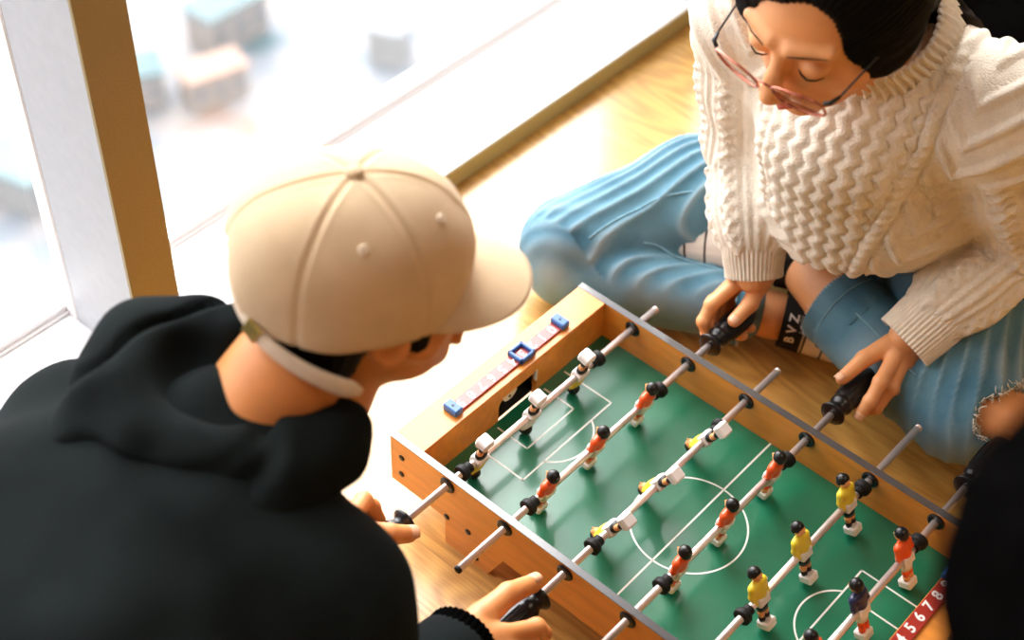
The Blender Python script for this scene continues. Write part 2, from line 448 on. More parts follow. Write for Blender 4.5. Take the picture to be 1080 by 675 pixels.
class Sdf:
    def __init__(self, lo, hi, h):
        self.lo = np.array(lo, float); self.h = h
        self.n = np.ceil((np.array(hi) - self.lo) / h).astype(int) + 1
        self.F = np.full(self.n, 1.0, np.float32)
    def _sub(self, lo, hi):
        a = np.clip(np.floor((np.array(lo) - self.lo) / self.h).astype(int), 0, self.n - 1)
        b = np.clip(np.ceil((np.array(hi) - self.lo) / self.h).astype(int) + 1, 1, self.n)
        if np.any(b <= a): return None
        sl = tuple(slice(x, y) for x, y in zip(a, b))
        ax = [self.lo[i] + self.h * np.arange(a[i], b[i]) for i in range(3)]
        X, Y, Z = (ax[0][:, None, None], ax[1][None, :, None], ax[2][None, None, :])
        return sl, X, Y, Z
    def _mix(self, sl, d, k, op):
        c = self.F[sl]; d = d.astype(np.float32)
        if op == 'add':
            if k <= 0: self.F[sl] = np.minimum(c, d); return
            t = np.clip(0.5 + 0.5 * (c - d) / k, 0, 1)
            self.F[sl] = c + (d - c) * t - k * t * (1 - t)
        elif op == 'sub':
            d = -d
            if k <= 0: self.F[sl] = np.maximum(c, d); return
            t = np.clip(0.5 - 0.5 * (c - d) / k, 0, 1)
            self.F[sl] = c + (d - c) * t + k * t * (1 - t)
    def cap(self, a, b, ra, rb=None, k=0.01, op='add'):
        rb = ra if rb is None else rb
        a = np.array(a, float); b = np.array(b, float)
        m = max(ra, rb) + k + 4 * self.h
        s = self._sub(np.minimum(a, b) - m, np.maximum(a, b) + m)
        if s is None: return self
        sl, X, Y, Z = s; d = b - a; L = max(d @ d, 1e-12)
        t = np.clip(((X - a[0]) * d[0] + (Y - a[1]) * d[1] + (Z - a[2]) * d[2]) / L, 0, 1)
        D = np.sqrt((X - a[0] - t * d[0]) ** 2 + (Y - a[1] - t * d[1]) ** 2 + (Z - a[2] - t * d[2]) ** 2) - (ra + (rb - ra) * t)
        self._mix(sl, D, k, op); return self
    def chain(self, pts, rs, k=0.008, op='add'):
        for i in range(len(pts) - 1):
            self.cap(pts[i], pts[i + 1], rs[i], rs[i + 1], k, op)
        return self
    def ell(self, c, r, R=None, k=0.01, op='add'):
        c = np.array(c, float); r = np.array(r, float)
        m = r.max() + k + 4 * self.h
        s = self._sub(c - m, c + m)
        if s is None: return self
        sl, X, Y, Z = s; x, y, z = X - c[0], Y - c[1], Z - c[2]
        if R is not None:
            x, y, z = (R[0][0] * x + R[0][1] * y + R[0][2] * z, R[1][0] * x + R[1][1] * y + R[1][2] * z, R[2][0] * x + R[2][1] * y + R[2][2] * z)
        k0 = np.sqrt((x / r[0]) ** 2 + (y / r[1]) ** 2 + (z / r[2]) ** 2)
        k1 = np.sqrt((x / r[0] ** 2) ** 2 + (y / r[1] ** 2) ** 2 + (z / r[2] ** 2) ** 2)
        D = k0 * (k0 - 1) / np.maximum(k1, 1e-6)
        self._mix(sl, D, k, op); return self
    def plane(self, p, n, k=0.004):
        """keep the side the normal points away from"""
        n = np.array(n, float); n /= np.linalg.norm(n)
        s = self._sub(self.lo - 1, self.lo + self.n * self.h + 1); sl, X, Y, Z = s
        D = -((X - p[0]) * n[0] + (Y - p[1]) * n[1] + (Z - p[2]) * n[2]) + 0 * X
        self._mix(sl, D, k, 'sub'); return self
    def mesh(self, smooth=2):
        F = self.F; n = self.n; S = F < 0
        cn = n - 1
        def cid(i, j, k): return (i * cn[1] + j) * cn[2] + k
        cells = []; pos = []; quads = []
        for ax in range(3):
            a = [slice(None)] * 3; b = [slice(None)] * 3
            a[ax] = slice(0, -1); b[ax] = slice(1, None)
            A = F[tuple(a)]; B = F[tuple(b)]
            e = np.argwhere(S[tuple(a)] != S[tuple(b)])
            if len(e) == 0: continue
            o1, o2 = [i for i in range(3) if i != ax]
            ok = (e[:, o1] > 0) & (e[:, o1] < n[o1] - 1) & (e[:, o2] > 0) & (e[:, o2] < n[o2] - 1)
            e = e[ok]
            fa = A[e[:, 0], e[:, 1], e[:, 2]]; fb = B[e[:, 0], e[:, 1], e[:, 2]]
            t = fa / (fa - fb)
            p = e.astype(float); p[:, ax] += t
            q = []
            for d1, d2 in ((-1, -1), (0, -1), (0, 0), (-1, 0)):
                c = e.copy(); c[:, o1] += d1; c[:, o2] += d2
                ci = cid(c[:, 0], c[:, 1], c[:, 2]); q.append(ci); cells.append(ci); pos.append(p)
            q = np.stack(q, 1)
            flip = fa < 0
            if ax == 1: flip = ~flip
            q[~flip] = q[~flip][:, ::-1]
            quads.append(q)
        cells = np.concatenate(cells); pos = np.concatenate(pos); quads = np.concatenate(quads)
        u, inv = np.unique(cells, return_inverse=True)
        cnt = np.bincount(inv).astype(float)
        V = np.stack([np.bincount(inv, pos[:, i]) / cnt for i in range(3)], 1)
        Q = np.searchsorted(u, quads)
        V = self.lo + V * self.h
        V = relax(V, Q, smooth)
        return V, Q

def relax(V, Q, it):
    if it <= 0: return V
    E = np.concatenate([Q[:, [0, 1]], Q[:, [1, 2]], Q[:, [2, 3]], Q[:, [3, 0]]])
    E = np.concatenate([E, E[:, ::-1]])
    cnt = np.maximum(np.bincount(E[:, 0], minlength=len(V)), 1)[:, None]
    for s in range(it):
        A = np.stack([np.bincount(E[:, 0], V[E[:, 1], i], minlength=len(V)) for i in range(3)], 1) / cnt
        V = V + (A - V) * 0.5
    return V

def normals(V, Q):
    a = V[Q[:, 2]] - V[Q[:, 0]]; b = V[Q[:, 3]] - V[Q[:, 1]]
    fn = np.cross(a, b)
    N = np.stack([sum(np.bincount(Q[:, c], fn[:, i], minlength=len(V)) for c in range(4)) for i in range(3)], 1)
    return N / np.maximum(np.linalg.norm(N, axis=1), 1e-12)[:, None]

def join(parts):
    Vs = []; Qs = []; b = 0
    for V, Q in parts:
        Vs.append(V); Qs.append(Q + b); b += len(V)
    return np.concatenate(Vs), np.concatenate(Qs)

def loft(pts, ra, rb=None, up=(0, 0, 1), nth=48, disp=None, sub=1, closed=True):
    """tube with elliptic rings; disp(theta, s) radial offset; returns V,Q,UV (uv in metres: u round, v along)"""
    P = np.array(pts, float); n = len(P)
    rb = ra if rb is None else rb
    if np.isscalar(ra): ra = [ra] * n
    if np.isscalar(rb): rb = [rb] * n
    # catmull resample
    if sub > 1:
        T = np.linspace(0, n - 1, (n - 1) * sub + 1); out = []
        for t in T:
            i = min(int(t), n - 2); f = t - i
            p0, p1, p2, p3 = P[max(i - 1, 0)], P[i], P[i + 1], P[min(i + 2, n - 1)]
            out.append(0.5 * ((2 * p1) + (-p0 + p2) * f + (2 * p0 - 5 * p1 + 4 * p2 - p3) * f * f + (-p0 + 3 * p1 - 3 * p2 + p3) * f ** 3))
        ra = np.interp(T, range(n), ra); rb = np.interp(T, range(n), rb); P = np.array(out); n = len(P)
    th = np.linspace(0, 2 * np.pi, nth, endpoint=False)
    V = []; UV = []; s = 0; up = np.array(up, float)
    for i in range(n):
        t = P[min(i + 1, n - 1)] - P[max(i - 1, 0)]; t /= np.linalg.norm(t)
        e1 = np.cross(t, up); e1 /= np.linalg.norm(e1); e2 = np.cross(e1, t)
        if i: s += np.linalg.norm(P[i] - P[i - 1])
        d = disp(th, s) if disp else 0
        V.append(P[i] + np.outer((ra[i] + d) * np.cos(th), e1) + np.outer((rb[i] + d) * np.sin(th), e2))
        UV.append(np.stack([th * ra[i], np.full(nth, s)], 1))
    V = np.concatenate(V); UV = np.concatenate(UV)
    k = np.arange(nth); k2 = (k + 1) % nth; Q = []
    for i in range(n - 1):
        Q.append(np.stack([i * nth + k, i * nth + k2, (i + 1) * nth + k2, (i + 1) * nth + k], 1)[:, ::-1])
    return V, np.concatenate(Q), UV

def solidify(o, th, off=-1):
    m = o.modifiers.new('thickness', 'SOLIDIFY'); m.thickness = th; m.offset = off; return o

def frame(F, U):
    """rotation matrix rows->world for head-local (X right, Y forward, Z up)"""
    F = np.array(F, float); F /= np.linalg.norm(F); U = np.array(U, float); U = U - F * (U @ F); U /= np.linalg.norm(U)
    Rr = np.cross(F, U)
    return np.stack([Rr, F, U], 1)   # columns

def text_mesh(s, size, extr=0.0002):
    cu = bpy.data.curves.new('txt', 'FONT'); cu.body = s; cu.size = size; cu.extrude = extr
    cu.align_x = 'CENTER'; cu.align_y = 'CENTER'; cu.resolution_u = 3; cu.offset = size * 0.022
    o = bpy.data.objects.new('txt', cu); COL.objects.link(o)
    dg = bpy.context.evaluated_depsgraph_get()
    me = bpy.data.meshes.new_from_object(o.evaluated_get(dg))
    V = np.array([v.co[:] for v in me.vertices]); F = [tuple(p.vertices) for p in me.polygons]
    bpy.data.objects.remove(o); bpy.data.curves.remove(cu); bpy.data.meshes.remove(me)
    return V, F
# ================================================================== SETTING
X_W = -0.635            # room-side face of the window wall
Y0, Y1 = -3.2, 3.6
XR = 3.2
ZC = 2.70
fl = MB().box((X_W, Y0, -0.12), (XR, Y1, 0.0)).build('floor', M['floor']); struct(fl)
bs = MB().box((X_W - 0.012, Y0, 0.0), (X_W + 0.001, Y1, 0.0315), 0.0008).build('trim_1', M['olive_trim']); struct(bs)
# white ledge: two boards with a fine groove between, and the window frame rail behind
s = MB(); s.box((X_W - 0.086, Y0, 0.0), (X_W - 0.001, Y1, 0.034), 0.001)
s.box((X_W - 0.175, Y0, 0.0), (X_W - 0.0885, Y1, 0.034), 0.001)
struct(s.build('trim_2', M['white_paint']))
struct(MB().box((X_W - 0.089, Y0, 0.0), (X_W - 0.085, Y1, 0.030)).build('trim_3', M['groove']))
r = MB(); r.box((X_W - 0.20, Y0, 0.0), (X_W - 0.165, Y1, 0.046), 0.002)
r.box((X_W - 0.172, Y0, 0.034), (X_W - 0.160, Y1, 0.038), 0.0008)
struct(r.build('window_1', M['white_paint']))
head = MB().box((X_W - 0.20, Y0, 2.50), (X_W, Y1, ZC)); struct(head.build('wall_window', M['white_paint']))
# outer base so no light leaks under the ledge
struct(MB().box((X_W - 0.24, Y0, -0.12), (X_W - 0.001, Y1, 0.0)).build('wall_window_base', M['white_paint']))
mull = [-2.43, -1.345, -0.257, 0.862, 1.95, 3.04]
win_n = 2
tr_n = 4
for i, y in enumerate(mull):
    b = MB(); b.box((X_W - 0.140, y + 0.0015, 0.0), (X_W - 0.002, y + 0.061, 2.5))
    struct(b.build('trim_%d' % tr_n, M['grey_alu'])); tr_n += 1
    f = MB().box((X_W - 0.004, y, 0.0), (X_W + 0.002, y + 0.0625, 2.5), 0.0006)
    struct(f.build('trim_%d' % tr_n, M['brown'])); tr_n += 1
    g = MB().box((X_W - 0.145, y + 0.003, 0.03), (X_W - 0.139, y + 0.059, 2.5))
    struct(g.build('trim_%d' % tr_n, M['groove'])); tr_n += 1
    k = MB().box((X_W - 0.172, y + 0.001, 0.03), (X_W - 0.144, y + 0.061, 2.5), 0.002)
    struct(k.build('window_%d' % win_n, M['white_paint'])); win_n += 1
ys = [Y0] + mull + [Y1]
for i in range(len(ys) - 1):
    a = ys[i] + (0.06 if i else 0); b_ = ys[i + 1]
    gl = MB().box((X_W - 0.178, a, 0.044), (X_W - 0.172, b_, 2.5)).build('window_%d' % win_n, M['glass']); win_n += 1
    struct(gl)
struct(MB().box((X_W - 0.25, Y0, ZC), (XR + 0.1, Y1, ZC + 0.1)).build('ceiling', M['ceiling']))
struct(MB().box((XR, Y0, 0), (XR + 0.1, Y1, ZC)).build('wall_right', M['wall']))
struct(MB().box((X_W - 0.25, Y0 - 0.1, -0.12), (XR + 0.1, Y0, ZC + 0.1)).build('wall_near', M['wall']))
struct(MB().box((X_W - 0.25, Y1, -0.12), (XR + 0.1, Y1 + 0.1, ZC + 0.1)).build('wall_far', M['wall']))

# the city far below the window
def city_mat():
    m = bpy.data.materials.new('pale_city_ground'); m.use_nodes = True
    n, l = nodes_of(m); b = n['Principled BSDF']; b.inputs['Roughness'].default_value = 0.9
    tc = n.new('ShaderNodeTexCoord')
    nz = n.new('ShaderNodeTexNoise'); nz.inputs['Scale'].default_value = 0.16; nz.inputs['Detail'].default_value = 3
    rp = n.new('ShaderNodeValToRGB'); cr = rp.color_ramp
    cr.elements[0].position = 0.30; cr.elements[0].color = (0.075, 0.13, 0.155, 1)
    cr.elements[1].position = 0.52; cr.elements[1].color = (0.245, 0.24, 0.245, 1)
    e = cr.elements.new(0.40); e.color = (0.165, 0.19, 0.225, 1)
    e = cr.elements.new(0.62); e.color = (0.26, 0.245, 0.245, 1)
    e = cr.elements.new(0.70); e.color = (0.25, 0.175, 0.145, 1)
    l.new(tc.outputs['Object'], nz.inputs[0]); l.new(nz.outputs[0], rp.inputs[0]); l.new(rp.outputs[0], b.inputs['Base Color'])
    return m
struct(MB().box((-420, -300, -60.5), (-2.5, 420, -60)).build('trim_%d' % tr_n, city_mat()))
dark_pane = mat('facade_windows', (0.17, 0.18, 0.20), 0.3)
blocks = [  # x, y, size x, size y, height, wall colour, roof colour, label
    (-68.6, 42.6, 2.6, 4.2, 2.5, (0.24, 0.23, 0.23), (0.085, 0.145, 0.165), 'small teal-roofed building blurred far below, close beside the bronze post'),
    (-65.2, 46.6, 2.0, 4.0, 2.2, (0.25, 0.23, 0.22), (0.30, 0.205, 0.170), 'pinkish roof blurred far below, just right of the small teal-roofed building'),
    (-69.6, 51.6, 2.8, 5.0, 2.8, (0.24, 0.23, 0.23), (0.115, 0.170, 0.190), 'pale teal roof blurred far below at the top edge of the large window'),
    (-66.1, 32.6, 4.2, 3.4, 2.5, (0.22, 0.22, 0.22), (0.135, 0.195, 0.21), 'pale teal roof seen through the narrow left window pane'),
    (-60.0, 57.5, 2.4, 2.2, 2.5, (0.22, 0.22, 0.22), (0.20, 0.215, 0.23), 'small grey roof blurred far below near the middle of the large window'),
]
for k, (bx, by, sx, sy, h, cw, cr_, lab) in enumerate(blocks):
    e = empty('building', (bx, by, -60))
    e.rotation_euler = (0, 0, 0.25 * (k - 2))
    MB().box((-sx / 2, -sy / 2, 0), (sx / 2, sy / 2, h), 0.05).build('facade', mat('facade_paint', cw, 0.8, var=0.06, vscale=0.5), e)
    MB().box((-sx / 2 - .15, -sy / 2 - .15, h), (sx / 2 + .15, sy / 2 + .15, h + .3), 0.05).build('roof', mat('roof_sheet', cr_, 0.8, var=0.12, vscale=1.2), e)
    for q in range(3):
        MB().box((sx / 2, -sy / 2 + (q + .25) * sy / 3, 0.8), (sx / 2 + .06, -sy / 2 + (q + .75) * sy / 3, h - .5)).build('window', dark_pane, e)
    tag(e, lab, 'building', 'city buildings seen through the window')

# ================================================================== FOOSBALL TABLE
FZ = 0.066; RZ = 0.109; TZ = 0.1224
SP = 0.085
table = empty('foosball_table', (0, 0, 0))
tag(table, 'wooden tabletop football game with green pitch standing on the floor', 'foosball table')

def side_panel(sgn):
    yi, yo = 0.160 * sgn, 0.1685 * sgn
    a, b = min(yi, yo), max(yi, yo)
    zb = 0.046; L = 0.3005
    poly = [(-L, TZ - 0.0015), (-L, zb), (-0.216, zb - 0.004), (-0.216, 0.0), (-0.150, 0.0), (-0.128, zb - 0.004),
            (0.128, zb - 0.004), (0.150, 0.0), (0.216, 0.0), (0.216, zb - 0.004), (L, zb), (L, TZ - 0.0015)]
    # as convex pieces, one mesh
    mb = MB()
    mb.box((-L, a, zb), (L, b, TZ - 0.0012))
    mb.prism([(-0.216, 0.0), (-0.150, 0.0), (-0.128, zb + 0.0005), (-0.216, zb + 0.0005)][::-1], 'y', a, b)
    mb.prism([(0.216, 0.0), (0.150, 0.0), (0.128, zb + 0.0005), (0.216, zb + 0.0005)], 'y', a, b)
    p = mb.build('side_panel', M['table_wood'], table)
    e = MB().box((-L - 0.0006, a - 0.0004, TZ - 0.0012), (L + 0.0006, b + 0.0004, TZ), 0.0003)
    e.box((-L - 0.0008, a, zb), (-L, b, TZ - 0.001)); e.box((L, a, zb), (L + 0.0008, b, TZ - 0.001))
    o = e.build('edge_band', M['edge_band'], p); o['label'] = 'grey edge band'
    return p
for s_ in (1, -1): side_panel(s_)
# screw caps on the near and far outer faces
for sgn in (-1, 1):
    for x, z in [(-0.284, 0.096), (-0.285, 0.066), (-0.214, 0.0497), (-0.181, 0.0515), (-0.1685, 0.014), (0.284, 0.096), (0.285, 0.066), (0.214, 0.0497), (0.181, 0.0515)]:
        MB().lathe([(0.0042, 0), (0.0042, 0.0008), (0.003, 0.0014)], (x, sgn * 0.1685, z), (0, sgn, 0), 14).build('screw_cap', M['black_plastic'], table, smooth=True)

# pitch with its markings (one part, two materials)
def pitch():
    mb = MB()
    mb.box((-0.2575, -0.160, FZ - 0.006), (0.2575, 0.160, FZ), mi=0)
    z0, z1 = FZ - 0.0002, FZ + 0.00025; w = 0.0011
    def seg(a, b):
        (ax, ay), (bx, by) = a, b; d = math.hypot(bx - ax, by - ay); ux, uy = (bx - ax) / d, (by - ay) / d
        ax -= ux * w; ay -= uy * w; bx += ux * w; by += uy * w
        nx, ny = -uy * w, ux * w
        P = [(ax + nx, ay + ny), (ax - nx, ay - ny), (bx - nx, by - ny), (bx + nx, by + ny)]
        mb.prism(P, 'z', z0, z1, 1)
    def arc(cx, cy, r, a0, a1, n=48):
        V = []; F = []
        for i in range(n + 1):
            a = a0 + (a1 - a0) * i / n
            for q in (-w, w):
                V.append((cx + (r + q) * math.cos(a), cy + (r + q) * math.sin(a), z1))
        for i in range(n):
            F.append((2 * i, 2 * i + 1, 2 * i + 3, 2 * i + 2))
        mb._add(V, F, 1)
    seg((0, -0.16), (0, 0.16)); arc(0, 0, 0.0664, 0, 2 * math.pi, 96)
    for s in (-1, 1):
        bx, by, gx, gy, dr = 0.1774, 0.0803, 0.2044, 0.0421, 0.0429
        seg((s * 0.250, by), (s * bx, by)); seg((s * 0.250, -by), (s * bx, -by)); seg((s * bx, -by), (s * bx, by))
        seg((s * 0.250, gy), (s * gx, gy)); seg((s * 0.250, -gy), (s * gx, -gy)); seg((s * gx, -gy), (s * gx, gy))
        R_ = 0.0500; cxx = s * (bx + math.sqrt(R_ * R_ - dr * dr)); a = math.asin(dr / R_)
        if s < 0: arc(cxx, 0, R_, -a, a)
        else: arc(cxx, 0, R_, math.pi - a, math.pi + a)
    return mb.build('playing_field', [M['field'], M['line']], table)
pitch()
# under-frame so the box is closed below the pitch
MB().box((-0.2575, -0.160, 0.048), (0.2575, 0.160, FZ - 0.006)).build('base_board', M['table_wood'], table)

def end_board(s):
    """thick hollow end: inner board with goal mouth, flat top shelf, outer board"""
    mb = MB()
    xi, xo = 0.257, 0.3000
    gy, zt = 0.034, 0.1010
    def bx(x0, x1, y0, y1, z0, z1, bev=0):
        a, b = sorted((s * x0, s * x1)); mb.box((a, y0, z0), (b, y1, z1), bev)
    bx(xi, xi + 0.007, -0.1598, -gy, 0.048, TZ - 0.004)
    bx(xi, xi + 0.007, gy, 0.1598, 0.048, TZ - 0.004)
    # arch over the goal with the rounded upper corner
    n = 8; r = 0.013
    P = [(-gy, TZ - 0.004), (-gy, zt - r)] + [(-gy + r - r * math.cos(t), zt - r + r * math.sin(t)) for t in [math.pi / 2 * i / n for i in range(1, n + 1)]]
    P += [(gy, zt), (gy, TZ - 0.004)]
    x0, x1 = sorted((s * xi, s * (xi + 0.007)))
    for i in range(1, len(P) - 2):
        q = [P[i], P[i + 1], (P[i + 1][0], TZ - 0.004), (P[i][0], TZ - 0.004)]
        mb.prism(q, 'x', x0, x1)
    bx(xi, xo, -0.1598, 0.1598, TZ - 0.004, TZ - 0.0004, 0.0006)
    bx(xo - 0.008, xo, -0.1598, 0.1598, 0.048, TZ - 0.004)
    o = mb.build('end_board', M['table_wood'], table)
    x2, x3 = sorted((s * (xi + 0.0071), s * (xo - 0.0081)))
    MB().box((x2, -gy - 0.01, 0.0585), (x3, gy + 0.01, 0.0600)).build('goal_tray', M['black_hole'], o)
    MB().box((s * (xo - 0.0083) - 0.0002, -0.1, 0.060), (s * (xo - 0.0083) + 0.0002, 0.1, TZ - 0.005)).build('goal_back', M['black_hole'], o)
    MB().box((min(x2, x3), -gy - 0.012, 0.060), (max(x2, x3), -gy - 0.010, TZ - 0.0045)).box((x2, gy + 0.010, 0.060), (x3, gy + 0.012, TZ - 0.0045)).box((x2, -gy - 0.01, TZ - 0.0050), (x3, gy + 0.01, TZ - 0.0042)).build('goal_lining', M['black_hole'], o)
    # pale moulding round the right side of the mouth, and the tab with a screw
    fr = MB(); a, b = sorted((s * (xi - 0.0012), s * (xi + 0.004)))
    fr.box((a, gy - 0.0028, 0.084), (b, gy + 0.0002, 0.1035), 0.001)
    fr.box((a, -gy + 0.002, 0.0825), (b, gy, 0.0845), 0.0006) if False else None
    fo = fr.build('goal_trim', M['white_plastic'], o); fo['label'] = 'white plastic trim'
    tb = MB(); pts = [(-0.014, 0.1015)]
    for i in range(13):
        t = math.pi + math.pi * i / 12
        pts.append((0.0 + -0.016 + 0.012 * math.cos(t) * 1.0, 0.1015 + 0.0095 * math.sin(t)))
    tb.prism([(p, q) for p, q in pts[1:]], 'x', a, b)
    to = tb.build('goal_tab', M['cream_plastic'], o); to['label'] = 'cream tab'
    xs = s * (xi - 0.0012)
    MB().lathe([(0.0022, 0), (0.0018, 0.0007)], (xs, -0.0165, 0.098), (-s, 0, 0), 12).build('screw', M['black_plastic'], to)
    return o
end_board(-1); end_board(1)

# score counters on the end shelves
def score_counter(s):
    c = empty('score_counter', (0, 0, 0)); c.parent = table
    xc = -0.2745 if s < 0 else 0.2665; zb = TZ - 0.0004
    MB().box((xc - 0.0085, -0.092, zb), (xc + 0.0085, 0.092, zb + 0.0032), 0.0006).build('number_strip', M['score_red'], c)
    for q in (-1, 1):
        y = q * 0.094; y0, y1 = y - 0.0065, y + 0.0065
        mb = MB(); mb.box((xc - 0.0105, y0, zb), (xc + 0.0105, y1, zb + 0.0095), 0.0015)
        e = mb.build('end_cap', M['blue_plastic'], c); e['label'] = 'blue end cap'
        MB().lathe([(0.0018, 0), (0.0014, 0.0006)], (xc, y, zb + 0.0095), (0, 0, 1), 10).build('screw', M['dark_metal'], e)
    # sliding ring
    ys_ = 0.024 if s < 0 else -0.058
    mb = MB()
    for a0, b0, a1, b1 in [(-0.0115, -0.0125, 0.0115, -0.0085), (-0.0115, 0.0085, 0.0115, 0.0125), (-0.0115, -0.0125, -0.0080, 0.0125), (0.0080, -0.0125, 0.0115, 0.0125)]:
        mb.box((xc + a0, ys_ + b0, zb + 0.0005), (xc + a1, ys_ + b1, zb + 0.0085), 0.0008)
    e = mb.build('sliding_marker', M['blue_plastic'], c); e['label'] = 'blue sliding marker'
    for i in range(10):
        V, F = text_mesh(str(i), 0.0165)
        a = -math.pi / 2 if s < 0 else math.pi / 2
        # digits read from outside on the left end, from the pitch side on the right end
        ca, sa = math.cos(a), math.sin(a)
        W = np.stack([V[:, 0] * ca - V[:, 1] * sa, V[:, 0] * sa + V[:, 1] * ca, V[:, 2]], 1)
        yy = (-0.078 + i * 0.0178) * (1 if s > 0 else -1)
        W = W + np.array([xc, yy, zb + 0.0034])
        d = link_mesh('digit', W, F, M['digit'], c, smooth=False); d['label'] = 'white number %d' % i
score_counter(-1); score_counter(1)

# rod bushings
for i in range(6):
    x = (i - 2.5) * SP
    for sgn in (1, -1):
        for yy, dr in ((0.160, -sgn), (0.1685, sgn)):
            MB().lathe([(0.0105, 0), (0.0105, 0.0012), (0.0088, 0.0026), (0.0075, 0.0026), (0.0068, 0.0026)], (x, sgn * yy, RZ), (0, dr, 0), 24).build('rod_bushing', M['black_plastic'], table, smooth=False)

# ------------------------------------------------------------------ players and rods
def player(kind, y, parent):
    """player figure hung on the rod axis (local origin on the axis, feet towards -Z, face along fx)"""
    shirt, shorts, leg, sock, waist = {
        'orange': ('orange_plastic', 'white_plastic', 'orange_plastic', 'skin_plastic', 'white_plastic'),
        'yellow': ('yellow_plastic', 'black_plastic', 'skin_plastic', 'black_plastic', 'white_plastic'),
        'navy': ('navy_plastic', 'white_plastic', 'orange_plastic', 'orange_plastic', 'white_plastic'),
        'white': ('white_plastic', 'black_plastic', 'skin_plastic', 'black_plastic', 'white_plastic')}[kind]
    fx = 1 if kind in ('yellow', 'white') else -1
    # torso: tapering rounded body with shoulders and arms held to the sides
    S = Sdf((-0.014, -0.016, -0.008), (0.014, 0.016, 0.030), 0.0011)
    S.ell((0, 0, 0.008), (0.0068, 0.0092, 0.0135), k=0)
    S.cap((0, -0.0075, 0.0175), (0, 0.0075, 0.0175), 0.0048, k=0.004)
    for q in (-1, 1):
        S.chain([(0, q * 0.0095, 0.0165), (-fx * 0.001, q * 0.0112, 0.008), (fx * 0.002, q * 0.0100, 0.000)], [0.0036, 0.0030, 0.0026], 0.002)
    V, Q = S.mesh(1); V = V + [0, y, 0]
    o = link_mesh('player_figure', V, Q, M[shirt], parent)
    o['label'] = {'orange': 'orange shirt figure', 'yellow': 'yellow shirt figure', 'navy': 'navy shirt goalkeeper figure', 'white': 'white shirt goalkeeper figure'}[kind]
    h = MB().ball((fx * 0.0006, y, 0.0295), (0.0064, 0.0060, 0.0070), 16, 10)
    h.lathe([(0.0034, 0), (0.0030, 0.006)], (0, y, 0.0185), (0, 0, 1), 12)
    h.ball((fx * 0.0070, y, 0.0288), (0.0014, 0.0011, 0.0016), 8, 6)
    h.build('head', M['skin_plastic'], o, smooth=True)
    hr = MB().ball((-fx * 0.0008, y, 0.0312), (0.0072, 0.0069, 0.0068), 16, 8, zmin=-0.25)
    hr.ball((-fx * 0.0030, y, 0.0295), (0.0050, 0.0064, 0.0062), 16, 8)
    hr.build('hair', M['black_plastic'], o, smooth=True)
    MB().box((-0.0066, y - 0.0088, -0.0062), (0.0066, y + 0.0088, 0.0048), 0.0016).build('waist_clamp', M[waist], o)
    MB().lathe([(0.0056, 0), (0.0062, 0.005), (0.0054, 0.0085)], (0, y, -0.0135), (0, 0, 1), 16, sx=1.25, sy=0.9).build('shorts', M[shorts], o, smooth=True)
    lg = MB()
    for q in (-1, 1):
        lg.lathe([(0.0030, 0), (0.0037, 0.004), (0.0034, 0.009)], (0, y + q * 0.0036, -0.0215), (0, 0, 1), 12)
    lg.build('legs', M[leg], o, smooth=True)
    sk = MB()
    for q in (-1, 1):
        sk.lathe([(0.0030, 0), (0.0036, 0.003), (0.0034, 0.0060)], (0, y + q * 0.0036, -0.0270), (0, 0, 1), 12)
    sk.build('socks', M[sock], o, smooth=True)
    ft = MB().box((-0.0072 + fx * 0.0016, y - 0.0078, -0.0365), (0.0072 + fx * 0.0016, y + 0.0078, -0.0262), 0.0018)
    ft.build('foot_block', M['white_plastic'], o)
    for q in [o] + [c for c in SC.objects if c.parent == o]:
        for v in q.data.vertices:
            v.co = (v.co.x * 1.10, y + (v.co.y - y) * 1.08, v.co.z * 1.10)
    return o

def handle(parent, y0, sgn):
    c = (0, y0, 0); ax = (0, sgn, 0)
    prof = [(0.0062, 0.0), (0.0150, 0.0005), (0.0160, 0.002), (0.0150, 0.0042), (0.0115, 0.0075), (0.0100, 0.011), (0.0112, 0.014),
            (0.0135, 0.0175), (0.0142, 0.021), (0.0128, 0.0235), (0.0130, 0.025), (0.0146, 0.030), (0.0150, 0.045),
            (0.0150, 0.060), (0.0142, 0.074), (0.0128, 0.083), (0.0095, 0.0875), (0.003, 0.089)]
    mb = MB().lathe(prof, c, ax, 32)
    o = mb.build('handle', M['black_plastic'], parent, smooth=True)
    g = MB()
    for k in range(8):
        a = 2 * math.pi * k / 8
        r = 0.0147
        g.tube([(r * math.cos(a), y0 + sgn * t, r * math.sin(a)) for t in (0.030, 0.045, 0.060, 0.073)], [0.0008, 0.0014, 0.0014, 0.0006], 6)
    g.build('grip_ridge', M['black_rubber'], o, smooth=True)
    return o

